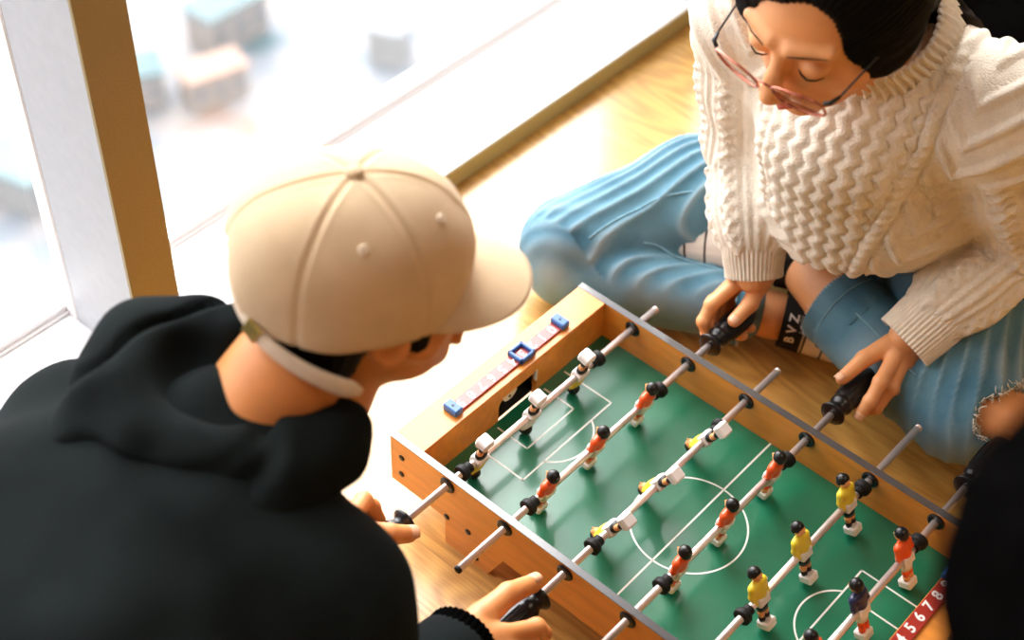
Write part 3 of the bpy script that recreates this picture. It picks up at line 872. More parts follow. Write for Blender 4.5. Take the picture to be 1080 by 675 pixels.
rods = [  # theta, figure ys, kinds, bumper ys, back end, front end, handle side(+1 back,-1 front), label
    (195.5, (0.0597, -0.0272, -0.1166), ('yellow', 'white', 'yellow'), (0.0885, -0.1400), 0.2040, -0.2340, -1,
     'steel rod nearest the window, its figures turned feet up, handle held by the man'),
    (12.5, (0.0743, -0.0141, -0.1002), ('orange',) * 3, (0.0997, -0.1256), 0.2009, -0.2418, 1,
     'steel rod with three orange players and its handle in the right hand of the woman'),
    (214.0, (0.0823, -0.0054, -0.0901), ('yellow',) * 3, (0.1023, -0.1183), 0.2236, -0.2083, -1,
     'steel rod left of the halfway line, its yellow players turned with white feet up'),
    (5.5, (0.0905, 0.0016, -0.0824), ('orange',) * 3, (0.1156, -0.1078), 0.2112, -0.2290, 1,
     'steel rod with three orange players and its handle in the left hand of the woman'),
    (-21.0, (0.1138, 0.0259, -0.0530), ('yellow',) * 3, (0.1400, -0.0799), 0.2628, -0.1790, -1,
     'steel rod with three upright yellow players above the green pitch'),
    (-22.5, (0.0950, 0.0069, -0.0766), ('orange', 'navy', 'orange'), (0.1190, -0.1030), 0.2230, -0.2190, 1,
     'steel rod with a navy goalkeeper between two orange players, beside the red score strip'),
]
for i, (th, ys_, kinds, bum, yb, yf, hs, lab) in enumerate(rods):
    e = empty('foosball_rod', ((i - 2.5) * SP, 0, RZ))
    e.rotation_euler = (0, math.radians(th), 0)
    tag(e, lab, 'foosball rod', 'player rods of the football table')
    MB().lathe([(0.0030, 0), (0.0044, 0.0006), (0.0044, yb - yf - 0.0006), (0.0030, yb - yf)], (0, yf, 0), (0, 1, 0), 20).build('rod_tube', M['chrome'], e, smooth=True)
    yo = yf if hs > 0 else yb
    MB().lathe([(0.0046, 0), (0.0046, 0.003), (0.0030, 0.004)], (0, yo + (0.001 if hs > 0 else -0.001), 0), (0, -1 if hs > 0 else 1, 0), 16).build('end_plug', M['black_rubber' if hs > 0 else 'chrome'], e, smooth=True)
    for k, b in enumerate(bum):
        q = 1 if k == 0 else -1
        MB().lathe([(0.0058, -0.0085), (0.0066, -0.0080), (0.0066, -0.002), (0.0090, 0.0), (0.0100, 0.002), (0.0100, 0.0075), (0.0086, 0.0085)], (0, b, 0), (0, q, 0), 20).build('rubber_bumper', M['black_rubber'], e, smooth=False)
    for y, kd in zip(ys_, kinds):
        player(kd, y, e)
    handle(e, yb if hs > 0 else yf, hs)

ball = MB().ball((0, 0, 0), 0.0095, 24, 16).build('game_ball', M['white_plastic'], None, (0, 0, 0), smooth=True)
ball.location = (-0.150, -0.148, FZ + 0.0096)
tag(ball, 'small white ball on the pitch against the near side wall', 'ball')
# ================================================================== PEOPLE: shared builders
def head_patch(center, Rm, sc=1.0, ear_y=-0.004, h=0.0021, jaw=1.0):
    """bare head and neck in local axes (x right, y forward, z up), moved to the world"""
    S = Sdf((-0.10, -0.135, -0.20), (0.10, 0.135, 0.135), h)
    S.ell((0, -0.014, 0.034), (0.075, 0.095, 0.088))
    S.ell((0, 0.030, -0.025), (0.060, 0.062, 0.085), k=0.03)
    S.ell((0, 0.038, -0.072), (0.046 * jaw, 0.044, 0.036), k=0.02)
    S.ell((0, 0.072, -0.094), (0.018, 0.014, 0.014), k=0.018)          # chin
    S.cap((0, -0.018, -0.06), (0, -0.050, -0.19), 0.054 * jaw, 0.056 * jaw, k=0.02)   # neck
    for q in (-1, 1):
        S.ell((q * 0.050, 0.050, -0.030), (0.020, 0.018, 0.018), k=0.02)     # cheek
        S.ell((q * 0.031, 0.094, 0.000), (0.018, 0.013, 0.012), k=0.012, op='sub')   # eye socket
        S.ell((q * 0.031, 0.0795, -0.003), (0.0145, 0.0120, 0.0115), k=0.003)     # lowered lid over the eyeball
        S.cap((q * 0.012, 0.090, 0.020), (q * 0.048, 0.076, 0.022), 0.007, 0.006, k=0.012)  # brow
        S.ell((q * 0.076, ear_y, -0.006), (0.010, 0.020, 0.032), k=0.006)        # ear
        S.ell((q * 0.084, ear_y + 0.003, -0.004), (0.006, 0.011, 0.020), k=0.004, op='sub')
        S.cap((q * 0.083, ear_y - 0.014, 0.012), (q * 0.083, ear_y - 0.013, -0.014), 0.0034, k=0.003)
        S.ell((q * 0.0105, 0.106, -0.036), (0.0075, 0.0085, 0.0065), k=0.005)      # nostril wing
    S.chain([(0, 0.090, 0.008), (0, 0.104, -0.016), (0, 0.115, -0.033)], [0.0070, 0.0082, 0.0098], 0.009)
    S.cap((-0.017, 0.092, -0.0595), (0.017, 0.092, -0.0595), 0.0055, k=0.004)
    S.ell((0, 0.097, -0.0595), (0.011, 0.006, 0.006), k=0.004)
    S.cap((-0.014, 0.091, -0.0705), (0.014, 0.091, -0.0705), 0.0062, k=0.004)
    S.cap((-0.020, 0.0985, -0.0650), (0.020, 0.0985, -0.0650), 0.0012, k=0.002, op='sub')
    V, Q = S.mesh(1)
    return np.array(center) + (V * sc) @ Rm.T, Q

def L2W(center, Rm, sc, P):
    return np.array(center) + (np.atleast_2d(np.array(P, float)) * sc) @ Rm.T

def hand_patch(fingers, thumb, palm, forearm, h=0.0017):
    """fingers: list of (points, radii); palm: list of (a, b, ra, rb)"""
    allp = [p for f, _ in fingers for p in f] + list(thumb[0]) + [p for a, b, _, _ in palm for p in (a, b)] + list(forearm[0])
    A = np.array(allp); S = Sdf(A.min(0) - 0.045, A.max(0) + 0.045, h)
    S.chain(forearm[0], forearm[1], 0.010)
    for a, b, ra, rb in palm: S.cap(a, b, ra, rb, k=0.009)
    for f, r in fingers:
        T = Sdf.__new__(Sdf)
        S.chain(f, r, 0.0025)
        for j in range(1, len(f) - 1):
            S.ell(f[j], (r[j] * 1.09,) * 3, k=0.003)       # knuckle
    S.chain(thumb[0], thumb[1], 0.004)
    return S.mesh(1)

def nail(tip, prev, up, r, parent, origin):
    """small fingernail plate on the outer side of the last joint"""
    t = Vector(tip) - Vector(prev); t.normalize(); u = Vector(up); u = (u - t * u.dot(t)).normalized(); s = t.cross(u)
    V = []; F = []
    for i in range(5):
        for j in range(5):
            a = (j - 2) / 2 * 0.95; k = -0.2 + i * 0.30
            w = 1.0 if i < 4 else 0.8
            V.append(Vector(tip) + t * (r * (k - 0.15)) + (u * math.cos(a * w) + s * math.sin(a * w)) * (r * 1.015))
    for i in range(4):
        for j in range(4):
            F.append((i * 5 + j, i * 5 + j + 1, (i + 1) * 5 + j + 1, (i + 1) * 5 + j))
    o = link_mesh('fingernail', [tuple(v) for v in V], F, M['nail'], parent, origin); solidify(o, 0.0005, 0)
    return o

# ================================================================== WOMAN
WO = (-0.10, 0.50, 0.0)
W_head = np.array([-0.076, 0.232, 0.618])
W_R = frame((-0.02, -0.925, -0.375), (0.0, -0.375, 0.925))
wR = dict(W=(-0.131, 0.284, 0.166), E=(-0.215, 0.365, 0.285), S=(-0.222, 0.330, 0.475))
wL = dict(W=(0.060, 0.325, 0.166), E=(0.112, 0.470, 0.255), S=(0.066, 0.378, 0.470))
w_parts = [head_patch(W_head, W_R, 0.97, jaw=0.92)]
# right hand on the handle at x=-0.1275
rf = [([(-0.146, 0.268, 0.150), (-0.1535, 0.236, 0.136), (-0.1525, 0.222, 0.118), (-0.1455, 0.221, 0.104)], [0.0092, 0.0085, 0.0080, 0.0070]),
      ([(-0.152, 0.276, 0.145), (-0.1610, 0.252, 0.124), (-0.1535, 0.243, 0.098), (-0.1380, 0.240, 0.0885)], [0.0092, 0.0084, 0.0078, 0.0068]),
      ([(-0.153, 0.285, 0.140), (-0.1605, 0.266, 0.116), (-0.1480, 0.260, 0.0905), (-0.1290, 0.258, 0.0860), (-0.1160, 0.2600, 0.0900)], [0.0090, 0.0082, 0.0076, 0.0070, 0.0066]),
      ([(-0.150, 0.294, 0.138), (-0.1565, 0.281, 0.114), (-0.1440, 0.277, 0.0920), (-0.1270, 0.275, 0.0880), (-0.1150, 0.2760, 0.0920)], [0.0082, 0.0074, 0.0068, 0.0064, 0.0060])]
rt = ([(-0.124, 0.290, 0.150), (-0.1180, 0.266, 0.1400), (-0.1200, 0.2385, 0.1305)], [0.0120, 0.0098, 0.0084])
rp = [((-0.131, 0.300, 0.160), (-0.146, 0.272, 0.149), 0.0150, 0.0100), ((-0.133, 0.304, 0.157), (-0.151, 0.288, 0.142), 0.0150, 0.0100), ((-0.131, 0.300, 0.158), (-0.124, 0.288, 0.150), 0.0150, 0.0110)]
w_parts.append(hand_patch(rf, rt, rp, ([(-0.131, 0.302, 0.162), (-0.145, 0.315, 0.195), (-0.163, 0.328, 0.215)], [0.019, 0.023, 0.027])))
# left hand on the handle at x=+0.0425
lf = [([(0.062, 0.300, 0.150), (0.0670, 0.268, 0.138), (0.0680, 0.250, 0.120), (0.0655, 0.238, 0.1050)], [0.0095, 0.0088, 0.0082, 0.0072]),
      ([(0.070, 0.306, 0.144), (0.0770, 0.280, 0.126), (0.0720, 0.263, 0.102), (0.0580, 0.256, 0.0890)], [0.0095, 0.0086, 0.0080, 0.0070]),
      ([(0.075, 0.316, 0.138), (0.0790, 0.294, 0.114), (0.0680, 0.284, 0.0915), (0.0480, 0.280, 0.0850)], [0.0092, 0.0084, 0.0078, 0.0070]),
      ([(0.076, 0.328, 0.136), (0.0780, 0.309, 0.112), (0.0660, 0.302, 0.0920), (0.0480, 0.298, 0.0880)], [0.0084, 0.0076, 0.0070, 0.0062])]
lt = ([(0.048, 0.312, 0.154), (0.0345, 0.282, 0.1425), (0.0275, 0.250, 0.1290)], [0.0125, 0.0100, 0.0080])
lp = [((0.060, 0.336, 0.162), (0.062, 0.302, 0.149), 0.0165, 0.0110), ((0.064, 0.338, 0.158), (0.072, 0.312, 0.142), 0.0165, 0.0110), ((0.066, 0.342, 0.154), (0.076, 0.326, 0.138), 0.0150, 0.0100), ((0.058, 0.334, 0.162), (0.050, 0.314, 0.154), 0.0150, 0.0120)]
w_parts.append(hand_patch(lf, lt, lp, ([(0.060, 0.338, 0.162), (0.070, 0.362, 0.185), (0.080, 0.390, 0.205)], [0.020, 0.024, 0.028])))
# core of the body under the clothes, with the bare ankles and the knee that shows through the jeans
KR, KL = (-0.385, 0.250, 0.075), (0.150, 0.350, 0.098)
AR, AL = (-0.129, 0.353, 0.048), (-0.135, 0.412, 0.104)
S = Sdf((-0.50, 0.12, 0.0), (0.28, 0.72, 0.60), 0.0050)
S.chain([(-0.11, 0.54, 0.12), (-0.10, 0.47, 0.28), (-0.08, 0.40, 0.42)], [0.115, 0.095, 0.105], 0.05)
S.cap(wR['S'], wL['S'], 0.05, k=0.04); S.cap((-0.08, 0.37, 0.46), (-0.077, 0.285, 0.555), 0.060, 0.050, k=0.03)
for a in (wR, wL): S.chain([a['S'], a['E'], a['W']], [0.045, 0.034, 0.022], 0.02)
S.chain([(-0.20, 0.52, 0.12), (-0.300, 0.405, 0.112), KR], [0.070, 0.056, 0.045], 0.02); S.chain([KR, (-0.28, 0.280, 0.054), AR], [0.040, 0.034, 0.030], 0.01)
S.chain([(-0.01, 0.54, 0.12), KL], [0.075, 0.053], 0.02); S.chain([KL, (-0.045, 0.368, 0.108), AL], [0.046, 0.040, 0.036], 0.01)
S.cap((0.195, 0.335, 0.115), (0.215, 0.375, 0.10), 0.026, k=0.02)
S.chain([AL, (-0.230, 0.375, 0.088), (-0.290, 0.350, 0.075)], [0.030, 0.024, 0.016], 0.01)
S.chain([AR, (-0.040, 0.400, 0.036), (0.03, 0.430, 0.030)], [0.028, 0.026, 0.020], 0.01)
w_parts.append(S.mesh(3))
V, Q = join(w_parts)
V[:, 2] = np.maximum(V[:, 2], 0.002)
woman = link_mesh('person', V, Q, M['skin'], None, WO)
tag(woman, 'person in cream cable knit sweater and jeans sitting cross-legged behind the game, wearing glasses', 'person')
for f, _ in (rf[0], lf[0]):
    nail(f[-1], f[-2], (-0.3 if f[0][0] < 0 else 0.3, -1.0, 0.1), 0.0072, woman, WO)
nail(rt[0][-1], rt[0][-2], (0.3, -0.2, 1), 0.0084, woman, WO); nail(lt[0][-1], lt[0][-2], (-0.3, -0.2, 1), 0.0080, woman, WO)

# hair: cap of black hair parted at the front, side locks, ponytail over the shoulder
def hair_woman():
    S = Sdf((-0.115, -0.17, -0.20), (0.125, 0.125, 0.14), 0.0026)
    S.ell((0, -0.018, 0.042), (0.086, 0.103, 0.095))
    S.ell((0.050, 0.020, 0.010), (0.045, 0.052, 0.060), k=0.02)
    S.ell((-0.055, 0.000, 0.000), (0.038, 0.055, 0.070), k=0.02)
    S.ell((0.0, -0.075, -0.030), (0.072, 0.045, 0.070), k=0.03)
    # face opening: keep hair off the forehead, eyes and cheeks
    S.ell((-0.002, 0.108, -0.030), (0.064, 0.062, 0.105), k=0.010, op='sub')
    S.ell((-0.022, 0.100, 0.035), (0.040, 0.050, 0.050), k=0.010, op='sub')
    S.ell((0.010, 0.104, 0.030), (0.034, 0.044, 0.040), k=0.010, op='sub')
    V, Q = S.mesh(2); N = normals(V, Q)
    az = np.arctan2(V[:, 0], V[:, 2] + 0.02)
    V = V + N * (0.0010 * np.sin(az * 95 + 3 * vnoise(V, 30)) + 0.0012 * vnoise(V * [1, .3, 1], 90, 3))[:, None]
    return V, Q
V, Q = hair_woman()
hair = link_mesh('hair', L2W(W_head, W_R, 0.97, V), Q, M['hair'], woman, WO)
pt = L2W(W_head, W_R, 0.97, [(0.02, -0.112, 0.03), (0.03, -0.135, -0.02), (0.035, -0.12, -0.08), (0.04, -0.10, -0.13)])
pt = [tuple(p) for p in pt] + [(-0.035, 0.400, 0.520), (-0.03, 0.455, 0.475), (-0.03, 0.485, 0.40)]
V, Q, U = loft([pt[0], pt[1], pt[2], pt[4], pt[5], pt[6]], [0.02, 0.03, 0.033, 0.032, 0.026, 0.006], nth=40, sub=6, disp=lambda t, s: 0.0016 * np.sin(t * 11 + s * 40))
link_mesh('ponytail', V, Q, M['hair'], hair, WO)
# brows, lashes and lips
for q in (-1, 1):
    b = MB()
    b.tube(L2W(W_head, W_R, 0.97, [(q * 0.014, 0.0985, 0.0215), (q * 0.030, 0.0945, 0.0265), (q * 0.050, 0.0815, 0.0225)]), [0.0006, 0.0009, 0.0004], 8)
    b.build('eyebrow', M['hair'], woman, WO, True)
for q in (-1, 1):
    b = MB()
    b.tube(L2W(W_head, W_R, 0.97, [(q * 0.0185, 0.0880, -0.0080), (q * 0.023, 0.0905, -0.0100), (q * 0.031, 0.0920, -0.0115), (q * 0.039, 0.0885, -0.0105), (q * 0.045, 0.0830, -0.0080)]), [0.0005, 0.0009, 0.0010, 0.0009, 0.0005], 8)
    b.build('eyelashes', M['hair'], woman, WO, True)
b = MB()
b.tube(L2W(W_head, W_R, 0.97, [(-0.019, 0.0935, -0.0625), (-0.007, 0.1000, -0.0595), (0, 0.1010, -0.0605), (0.007, 0.1000, -0.0595), (0.019, 0.0935, -0.0625)]), [0.0010, 0.0034, 0.0030, 0.0034, 0.0010], 10)
b.tube(L2W(W_head, W_R, 0.97, [(-0.018, 0.0930, -0.0665), (0, 0.0990, -0.0705), (0.018, 0.0930, -0.0665)]), [0.0010, 0.0046, 0.0010], 10)
b.build('lips', M['lips'], woman, WO, True)

# eyeglasses slid down the nose
def glasses():
    g = empty('eyeglasses', WO); 
    g.parent = woman; g.location = (0, 0, 0)
    L = lambda P: [tuple(p) for p in L2W(W_head, W_R, 0.97, P)]
    y0, zc = 0.1190, -0.014
    def rim(q, n=36):
        pts = []
        for i in range(n):
            a = 2 * math.pi * i / n
            rx, rz = 0.0275, 0.0225
            c, s_ = math.cos(a), math.sin(a)
            p = (abs(c) ** 0.72) * (1 if c > 0 else -1); r = (abs(s_) ** 0.72) * (1 if s_ > 0 else -1)
            x = q * 0.0375 + rx * p
            pts.append((x, y0 - 0.010 * (abs(x) / 0.07) ** 2 + 0.27 * rz * r, zc + rz * r))
        return pts
    for q in (-1, 1):
        R_ = rim(q)
        mb = MB().tube(L(R_ + [R_[0]]), 0.0014, 8); mb.build('rim', M['glasses'], g, WO, True)
        V = L(R_); ce = np.mean(np.array(V), 0)
        o = link_mesh('lens', [tuple(ce)] + V, [(0, i + 1, (i + 1) % len(V) + 1) for i in range(len(V))], M['lens'], g, WO); solidify(o, 0.0012, 0)
        # dark end piece and thin temple
        e = MB().tube(L([(q * 0.0645, y0 - 0.008, zc + 0.012), (q * 0.0705, y0 - 0.012, zc + 0.013), (q * 0.0735, y0 - 0.022, zc + 0.013)]), [0.0022, 0.0026, 0.0018], 8)
        e = e.build('hinge', M['dark_metal'], g, WO, True); e['label'] = 'black end piece'
        MB().tube(L([(q * 0.0735, y0 - 0.022, zc + 0.013), (q * 0.0790, 0.040, zc + 0.018), (q * 0.0815, 0.000, zc + 0.026), (q * 0.083, -0.030, zc + 0.006)]), [0.0011, 0.0011, 0.0013, 0.0016], 8).build('temple', M['dark_metal'], g, WO, True)
    MB().tube(L([(-0.0105, y0, zc + 0.006), (-0.004, y0 + 0.002, zc + 0.010), (0.004, y0 + 0.002, zc + 0.010), (0.0105, y0, zc + 0.006)]), 0.0013, 8).build('bridge', M['glasses'], g, WO, True)
glasses()

# ---- sweater: knitted torso and sleeves
def sweater():
    S = Sdf((-0.36, 0.12, 0.10), (0.24, 0.74, 0.60), 0.0025)
    c0, c1, c2 = (-0.105, 0.535, 0.175), (-0.090, 0.440, 0.30), (-0.078, 0.385, 0.420)
    ex = np.array([0.985, 0.16, 0.0])
    for q in (-1, 1):
        o = ex * 0.045 * q
        S.chain([np.array(c0) + o * 1.0, np.array(c1) + o, np.array(c2) + o * 1.3], [0.092, 0.104, 0.088], 0.05)
    # the front hangs forward into the lap
    S.chain([(-0.095, 0.300, 0.390), (-0.080, 0.350, 0.285), (-0.082, 0.405, 0.228)], [0.062, 0.066, 0.040], 0.06)
    S.chain([(-0.050, 0.310, 0.400), (-0.030, 0.375, 0.300), (-0.045, 0.425, 0.240)], [0.060, 0.060, 0.034], 0.06)
    S.cap(wR['S'], wL['S'], 0.060, 0.062, k=0.04)
    S.cap((-0.080, 0.375, 0.44), (-0.078, 0.352, 0.475), 0.070, 0.058, k=0.03)
    for a, off in ((wR, -1), (wL, 1)):
        Sx, Ex, Wx = map(np.array, (a['S'], a['E'], a['W']))
        mid = Wx + (Ex - Wx) * 0.50
        S.chain([Sx, (Sx + Ex) / 2, Ex, mid, Wx + (Ex - Wx) * 0.34], [0.064, 0.054, 0.050, 0.044, 0.040], 0.022)
    # hollow between arm and body
    V, Q = S.mesh(2)
    N = normals(V, Q)
    # which limb a vertex belongs to
    def seg(P, a, b):
        a = np.array(a); b = np.array(b); d = b - a; t = np.clip((P - a) @ d / (d @ d), 0, 1)
        return np.linalg.norm(P - a - t[:, None] * d, axis=1), t * np.linalg.norm(d), d / np.linalg.norm(d)
    H = np.zeros(len(V)); best = None
    segs = []
    for a in (wR, wL):
        d1, s1, ax1 = seg(V, a['S'], a['E']); d2, s2, ax2 = seg(V, a['E'], a['W'])
        segs.append((d1 - 0.056, s1, ax1, a['S'], 'arm')); segs.append((d2 - 0.046, s2 + 0.2, ax2, a['E'], 'arm'))
    dt, st, axt = seg(V, (-0.078, 0.37, 0.46), (-0.06, 0.43, 0.16))
    D = np.stack([s[0] for s in segs] + [dt - 0.085], 1); w = D.argmin(1)
    # torso: vertical wavy cords in the middle panel, braided border, chevrons at the sides
    u = (V - np.array([-0.078, 0.37, 0.46])) @ ex
    v = 0.46 - V[:, 2] * 0.92 - V[:, 1] * 0.38
    drop = np.clip(0.44 - V[:, 2], 0, 0.3)
    lim = np.where(u > 0, 0.082 - 0.20 * drop, 0.070 - 0.06 * drop)
    ph = np.pi * (u + 0.0034 * np.sin(2 * np.pi * v / 0.0230)) / 0.0185
    cords = 0.0052 * np.abs(np.sin(ph)) ** 0.75 - 0.0012
    a_ = (np.abs(u) - lim) / 0.018
    braid = 0.0056 * np.exp(-((a_ - 0.45) * 2.0) ** 2) * (0.80 + 0.20 * np.cos(2 * np.pi * (v / 0.013 + 0.5 * np.sign(u) * a_)))
    uu_ = np.abs(u) - lim - 0.026
    chev = 0.0050 * np.maximum(0, np.cos(2 * np.pi * (np.abs(uu_ - 0.022) * 0.9 + v * 0.80) / 0.034)) ** 1.2
    side = np.where(a_ > 1.10, chev, 0)
    tor = np.where(a_ < 0, cords, 0) + braid + side
    tor -= 0.0030 * np.exp(-((a_ + 0.05) * 5) ** 2) + 0.0022 * np.exp(-((a_ - 1.05) * 5) ** 2)
    H = np.where(w == 4, tor, H)
    for k in range(4):
        dd, sl, ax, A, _ = segs[k]
        r1 = np.cross(ax, [0.55, -0.6, 0.6]); r1 /= np.linalg.norm(r1); r2 = np.cross(ax, r1)
        P = V - np.array(A); th = np.arctan2(P @ r1, P @ r2); uu = th * 0.048
        z1 = np.abs(((uu / 0.046) % 1) - 0.5) * 0.046             # distance from the cable centres
        wave = 0.0055 * np.sin(2 * np.pi * sl / 0.034)
        c1_ = 0.0056 * np.exp(-(((((uu + wave) / 0.046) % 1) - 0.5) * 0.046 / 0.0052) ** 2)
        c2_ = 0.0044 * np.exp(-(((((uu - wave) / 0.046) % 1) - 0.5) * 0.046 / 0.0045) ** 2)
        rib = 0.0012 * np.cos(2 * np.pi * uu / 0.0115)
        fade = np.clip((sl - 0.03) / 0.03, 0, 1) if k % 2 == 0 else 1.0
        H = np.where(w == k, (np.maximum(c1_, c2_) + rib) * fade + tor * (1 - fade), H)
    H += 0.0012 * vnoise(V, 26, 2)
    # soft drape folds, stronger below the armholes and at the elbows
    H += 0.0040 * vnoise(V * [1, 1, 0.6], 11, 4)
    V = V + N * H[:, None]
    return V, Q
V, Q = sweater()
sw = link_mesh('sweater', V, Q, M['knit'], woman, WO)
rib = lambda n, a: (lambda t, s: a * np.cos(n * t))
def cuff(p0, p1, ra0, ra1, n=44, up=(0, 0, 1)):
    p0 = np.array(p0); p1 = np.array(p1); P = [p0 + (p1 - p0) * t for t in (0, .15, .35, .6, .85, 1.0)]
    R_ = [ra0 * 0.97, ra0 * 1.02, ra0 * .97, (ra0 + ra1) / 2, ra1 * 1.01, ra1]
    V, Q, U = loft(P, R_, [x * 0.86 for x in R_], nth=n * 8, sub=4, disp=rib(n, 0.0011), up=up)
    o = link_mesh('ribbed_cuff', V, Q, M['knit_rib'], sw, WO, uv=U); solidify(o, 0.004, -1); return o
cuff((-0.163, 0.316, 0.222), (-0.133, 0.290, 0.160), 0.0420, 0.0350)
cuff((0.082, 0.386, 0.206), (0.060, 0.322, 0.158), 0.0420, 0.0385)
# ribbed mock collar
P = [(-0.080, 0.378, 0.470), (-0.079, 0.362, 0.495), (-0.078, 0.345, 0.520), (-0.077, 0.330, 0.540), (-0.077, 0.320, 0.552)]
V, Q, U = loft(P, [0.100, 0.094, 0.086, 0.079, 0.074], [0.092, 0.086, 0.080, 0.074, 0.070], nth=52 * 10, sub=4, disp=rib(52, 0.0024))
o = link_mesh('ribbed_collar', V, Q, M['knit_rib'], sw, WO, uv=U); solidify(o, 0.005, -1)
# rib hem in the lap
th = np.linspace(0, 2 * np.pi, 481)[:-1]

# ---- jeans
def jeans():
    S = Sdf((-0.50, 0.10, -0.01), (0.30, 0.74, 0.27), 0.0034)
    S.ell((-0.11, 0.565, 0.115), (0.175, 0.125, 0.115), k=0.03)
    S.chain([(-0.205, 0.520, 0.118), (-0.300, 0.405, 0.112), KR], [0.092, 0.074, 0.066], 0.04)          # right thigh
    S.chain([(-0.378, 0.238, 0.060), (-0.300, 0.268, 0.054), (-0.205, 0.312, 0.052), (-0.168, 0.330, 0.052)], [0.058, 0.054, 0.047, 0.044], 0.006)   # right shin
    S.chain([(-0.015, 0.540, 0.125), (0.060, 0.460, 0.122), KL], [0.092, 0.080, 0.066], 0.04)        # left thigh
    S.chain([(0.142, 0.340, 0.088), (0.060, 0.345, 0.098), (-0.030, 0.362, 0.108)], [0.064, 0.056, 0.052], 0.006)   # left shin
    # torn knee opening
    S.cap((0.198, 0.318, 0.130), (0.218, 0.372, 0.125), 0.030, 0.030, k=0.004, op='sub')
    V, Q = S.mesh(2)
    N = normals(V, Q)
    # long pulled folds running from the crotch towards each knee, bunching at the knee pit
    ax = np.array([-0.62, -0.78, -0.02]); P = V - np.array([-0.20, 0.52, 0.12])
    along = P @ ax; across = P @ np.array([-0.70, 0.56, -0.45])
    m = np.exp(-((V[:, 0] + 0.30) / 0.12) ** 2) * (V[:, 1] > 0.22) * np.clip((V[:, 2] - 0.080) / 0.03, 0, 1)
    sh = lambda x: (1 - np.abs(np.sin(x)) ** 0.8) * 2 - 1
    fold = 0.0046 * m * sh(np.pi * (across * 1.0 + along * 0.16 + 0.010 * vnoise(V, 9, 6)) / 0.0185) * (0.65 + 0.35 * vnoise(V, 9, 2))
    ax2 = np.array([0.66, -0.74, -0.05]); P2 = V - np.array([0.02, 0.5, 0.12])
    al2 = P2 @ ax2; ac2 = P2 @ np.array([0.75, 0.62, 0.0])
    m2 = np.clip((V[:, 0] - 0.03) / 0.05, 0, 1) * np.clip((V[:, 1] - 0.27) / 0.04, 0, 1)
    fold += 0.0042 * m2 * sh(np.pi * (ac2 + al2 * 0.2 + 0.012 * vnoise(V, 10, 8)) / 0.022) * (0.55 + 0.45 * vnoise(V, 9, 3))
    kn = np.exp(-(((V - np.array(KR)) ** 2).sum(1)) / 0.045 ** 2) * np.clip((V[:, 2] - 0.06) / 0.03, 0, 1)
    fold += 0.0050 * kn * np.sin(2 * np.pi * (V[:, 1] * 0.9 - V[:, 0] * 0.5 + 0.01 * vnoise(V, 16, 4)) / 0.026)
    fold_light_wear = np.clip(fold / 0.0042 * 0.60 + 0.10 + 0.30 * vnoise(V, 15, 21) + 0.35 * kn, 0, 0.85)  # ridges painted paler as fold highlights, plus random and knee fade
    fold += 0.0022 * vnoise(V, 22, 9) + 0.0035 * vnoise(V, 9, 10)
    V = V + N * fold[:, None]
    V[:, 2] = np.maximum(V[:, 2], 0.001)
    return V, Q, fold_light_wear
V, Q, fold_light_wear = jeans()
je = link_mesh('jeans', V, Q, M['denim'], woman, WO)
_w = je.data.attributes.new('fold_light_wear', 'FLOAT', 'POINT'); _w.data.foreach_set('value', fold_light_wear.astype(np.float32))
def surf_tube(Vs, pts, r, name, m, parent, lift=0.0):
    """lay a seam on the nearest surface vertices along a guide line"""
    out = []
    for i in range(len(pts) - 1):
        for t in np.linspace(0, 1, 9)[:-1]:
            p = np.array(pts[i]) * (1 - t) + np.array(pts[i + 1]) * t
            out.append(Vs[((Vs - p) ** 2).sum(1).argmin()])
    out = np.array(out)
    for _ in range(2):
        out[1:-1] = (out[:-2] + out[1:-1] * 2 + out[2:]) / 4
    out[:, 2] += lift
    return MB().tube([tuple(p) for p in out], r, 6).build(name, m, parent, WO, True)
surf_tube(V, [(-0.235, 0.395, 0.175), (-0.300, 0.330, 0.165), (-0.330, 0.270, 0.150), (-0.345, 0.225, 0.125)], 0.0016, 'seam', M['denim_seam'], je)
surf_tube(V, [(-0.175, 0.345, 0.105), (-0.24, 0.315, 0.11), (-0.31, 0.285, 0.112)], 0.0012, 'seam', M['denim_seam'], je)
surf_tube(V, [(-0.025, 0.335, 0.155), (0.04, 0.315, 0.15), (0.10, 0.300, 0.14)], 0.0012, 'seam', M['denim_seam'], je)
# turned, frayed ankle hem on the left shin, plain hem on the right
def hem(p0, p1, ra, name='ankle_hem'):
    p0 = np.array(p0); p1 = np.array(p1); P = [p0 + (p1 - p0) * t for t in (0, .3, .6, .85, 1.0)]
    V, Q, U = loft(P, [ra * 1.0, ra * 1.02, ra * 1.03, ra * 1.05, ra * 1.04], nth=72, sub=3, disp=lambda t, s: 0.0009 * np.sin(3 * t + 60 * s) + 0.0006 * np.sin(17 * t))
    o = link_mesh(name, V, Q, M['denim'], je, WO); solidify(o, 0.004, -1)
    ring = V[-72:]
    f = MB(); rr = random.Random(3)
    for i in range(0, 72):
        a = ring[i]; d = (p1 - p0) / np.linalg.norm(p1 - p0)
        f.tube([tuple(a - d * 0.001), tuple(a + d * 0.002 + np.array([rr.uniform(-.001, .001) for _ in range(3)])), tuple(a + d * rr.uniform(.002, .005) + np.array([rr.uniform(-.002, .002) for _ in range(3)]))], [0.0005, 0.0004, 0.0002], 4)
    f = f.build('frayed_edge', M['fray'], o, WO, True); f['label'] = 'pale frayed threads'
    q = MB(); ring2 = V[-72 * 7:-72 * 6] if len(V) > 72 * 8 else V[:72]
    q.tube([tuple(x + (x - (p0 + p1) / 2) * 0.02) for x in np.concatenate([ring2, ring2[:1]])], 0.0009, 5)
    q.build('stitch_line', M['denim_seam'], o, WO, True)
    return o
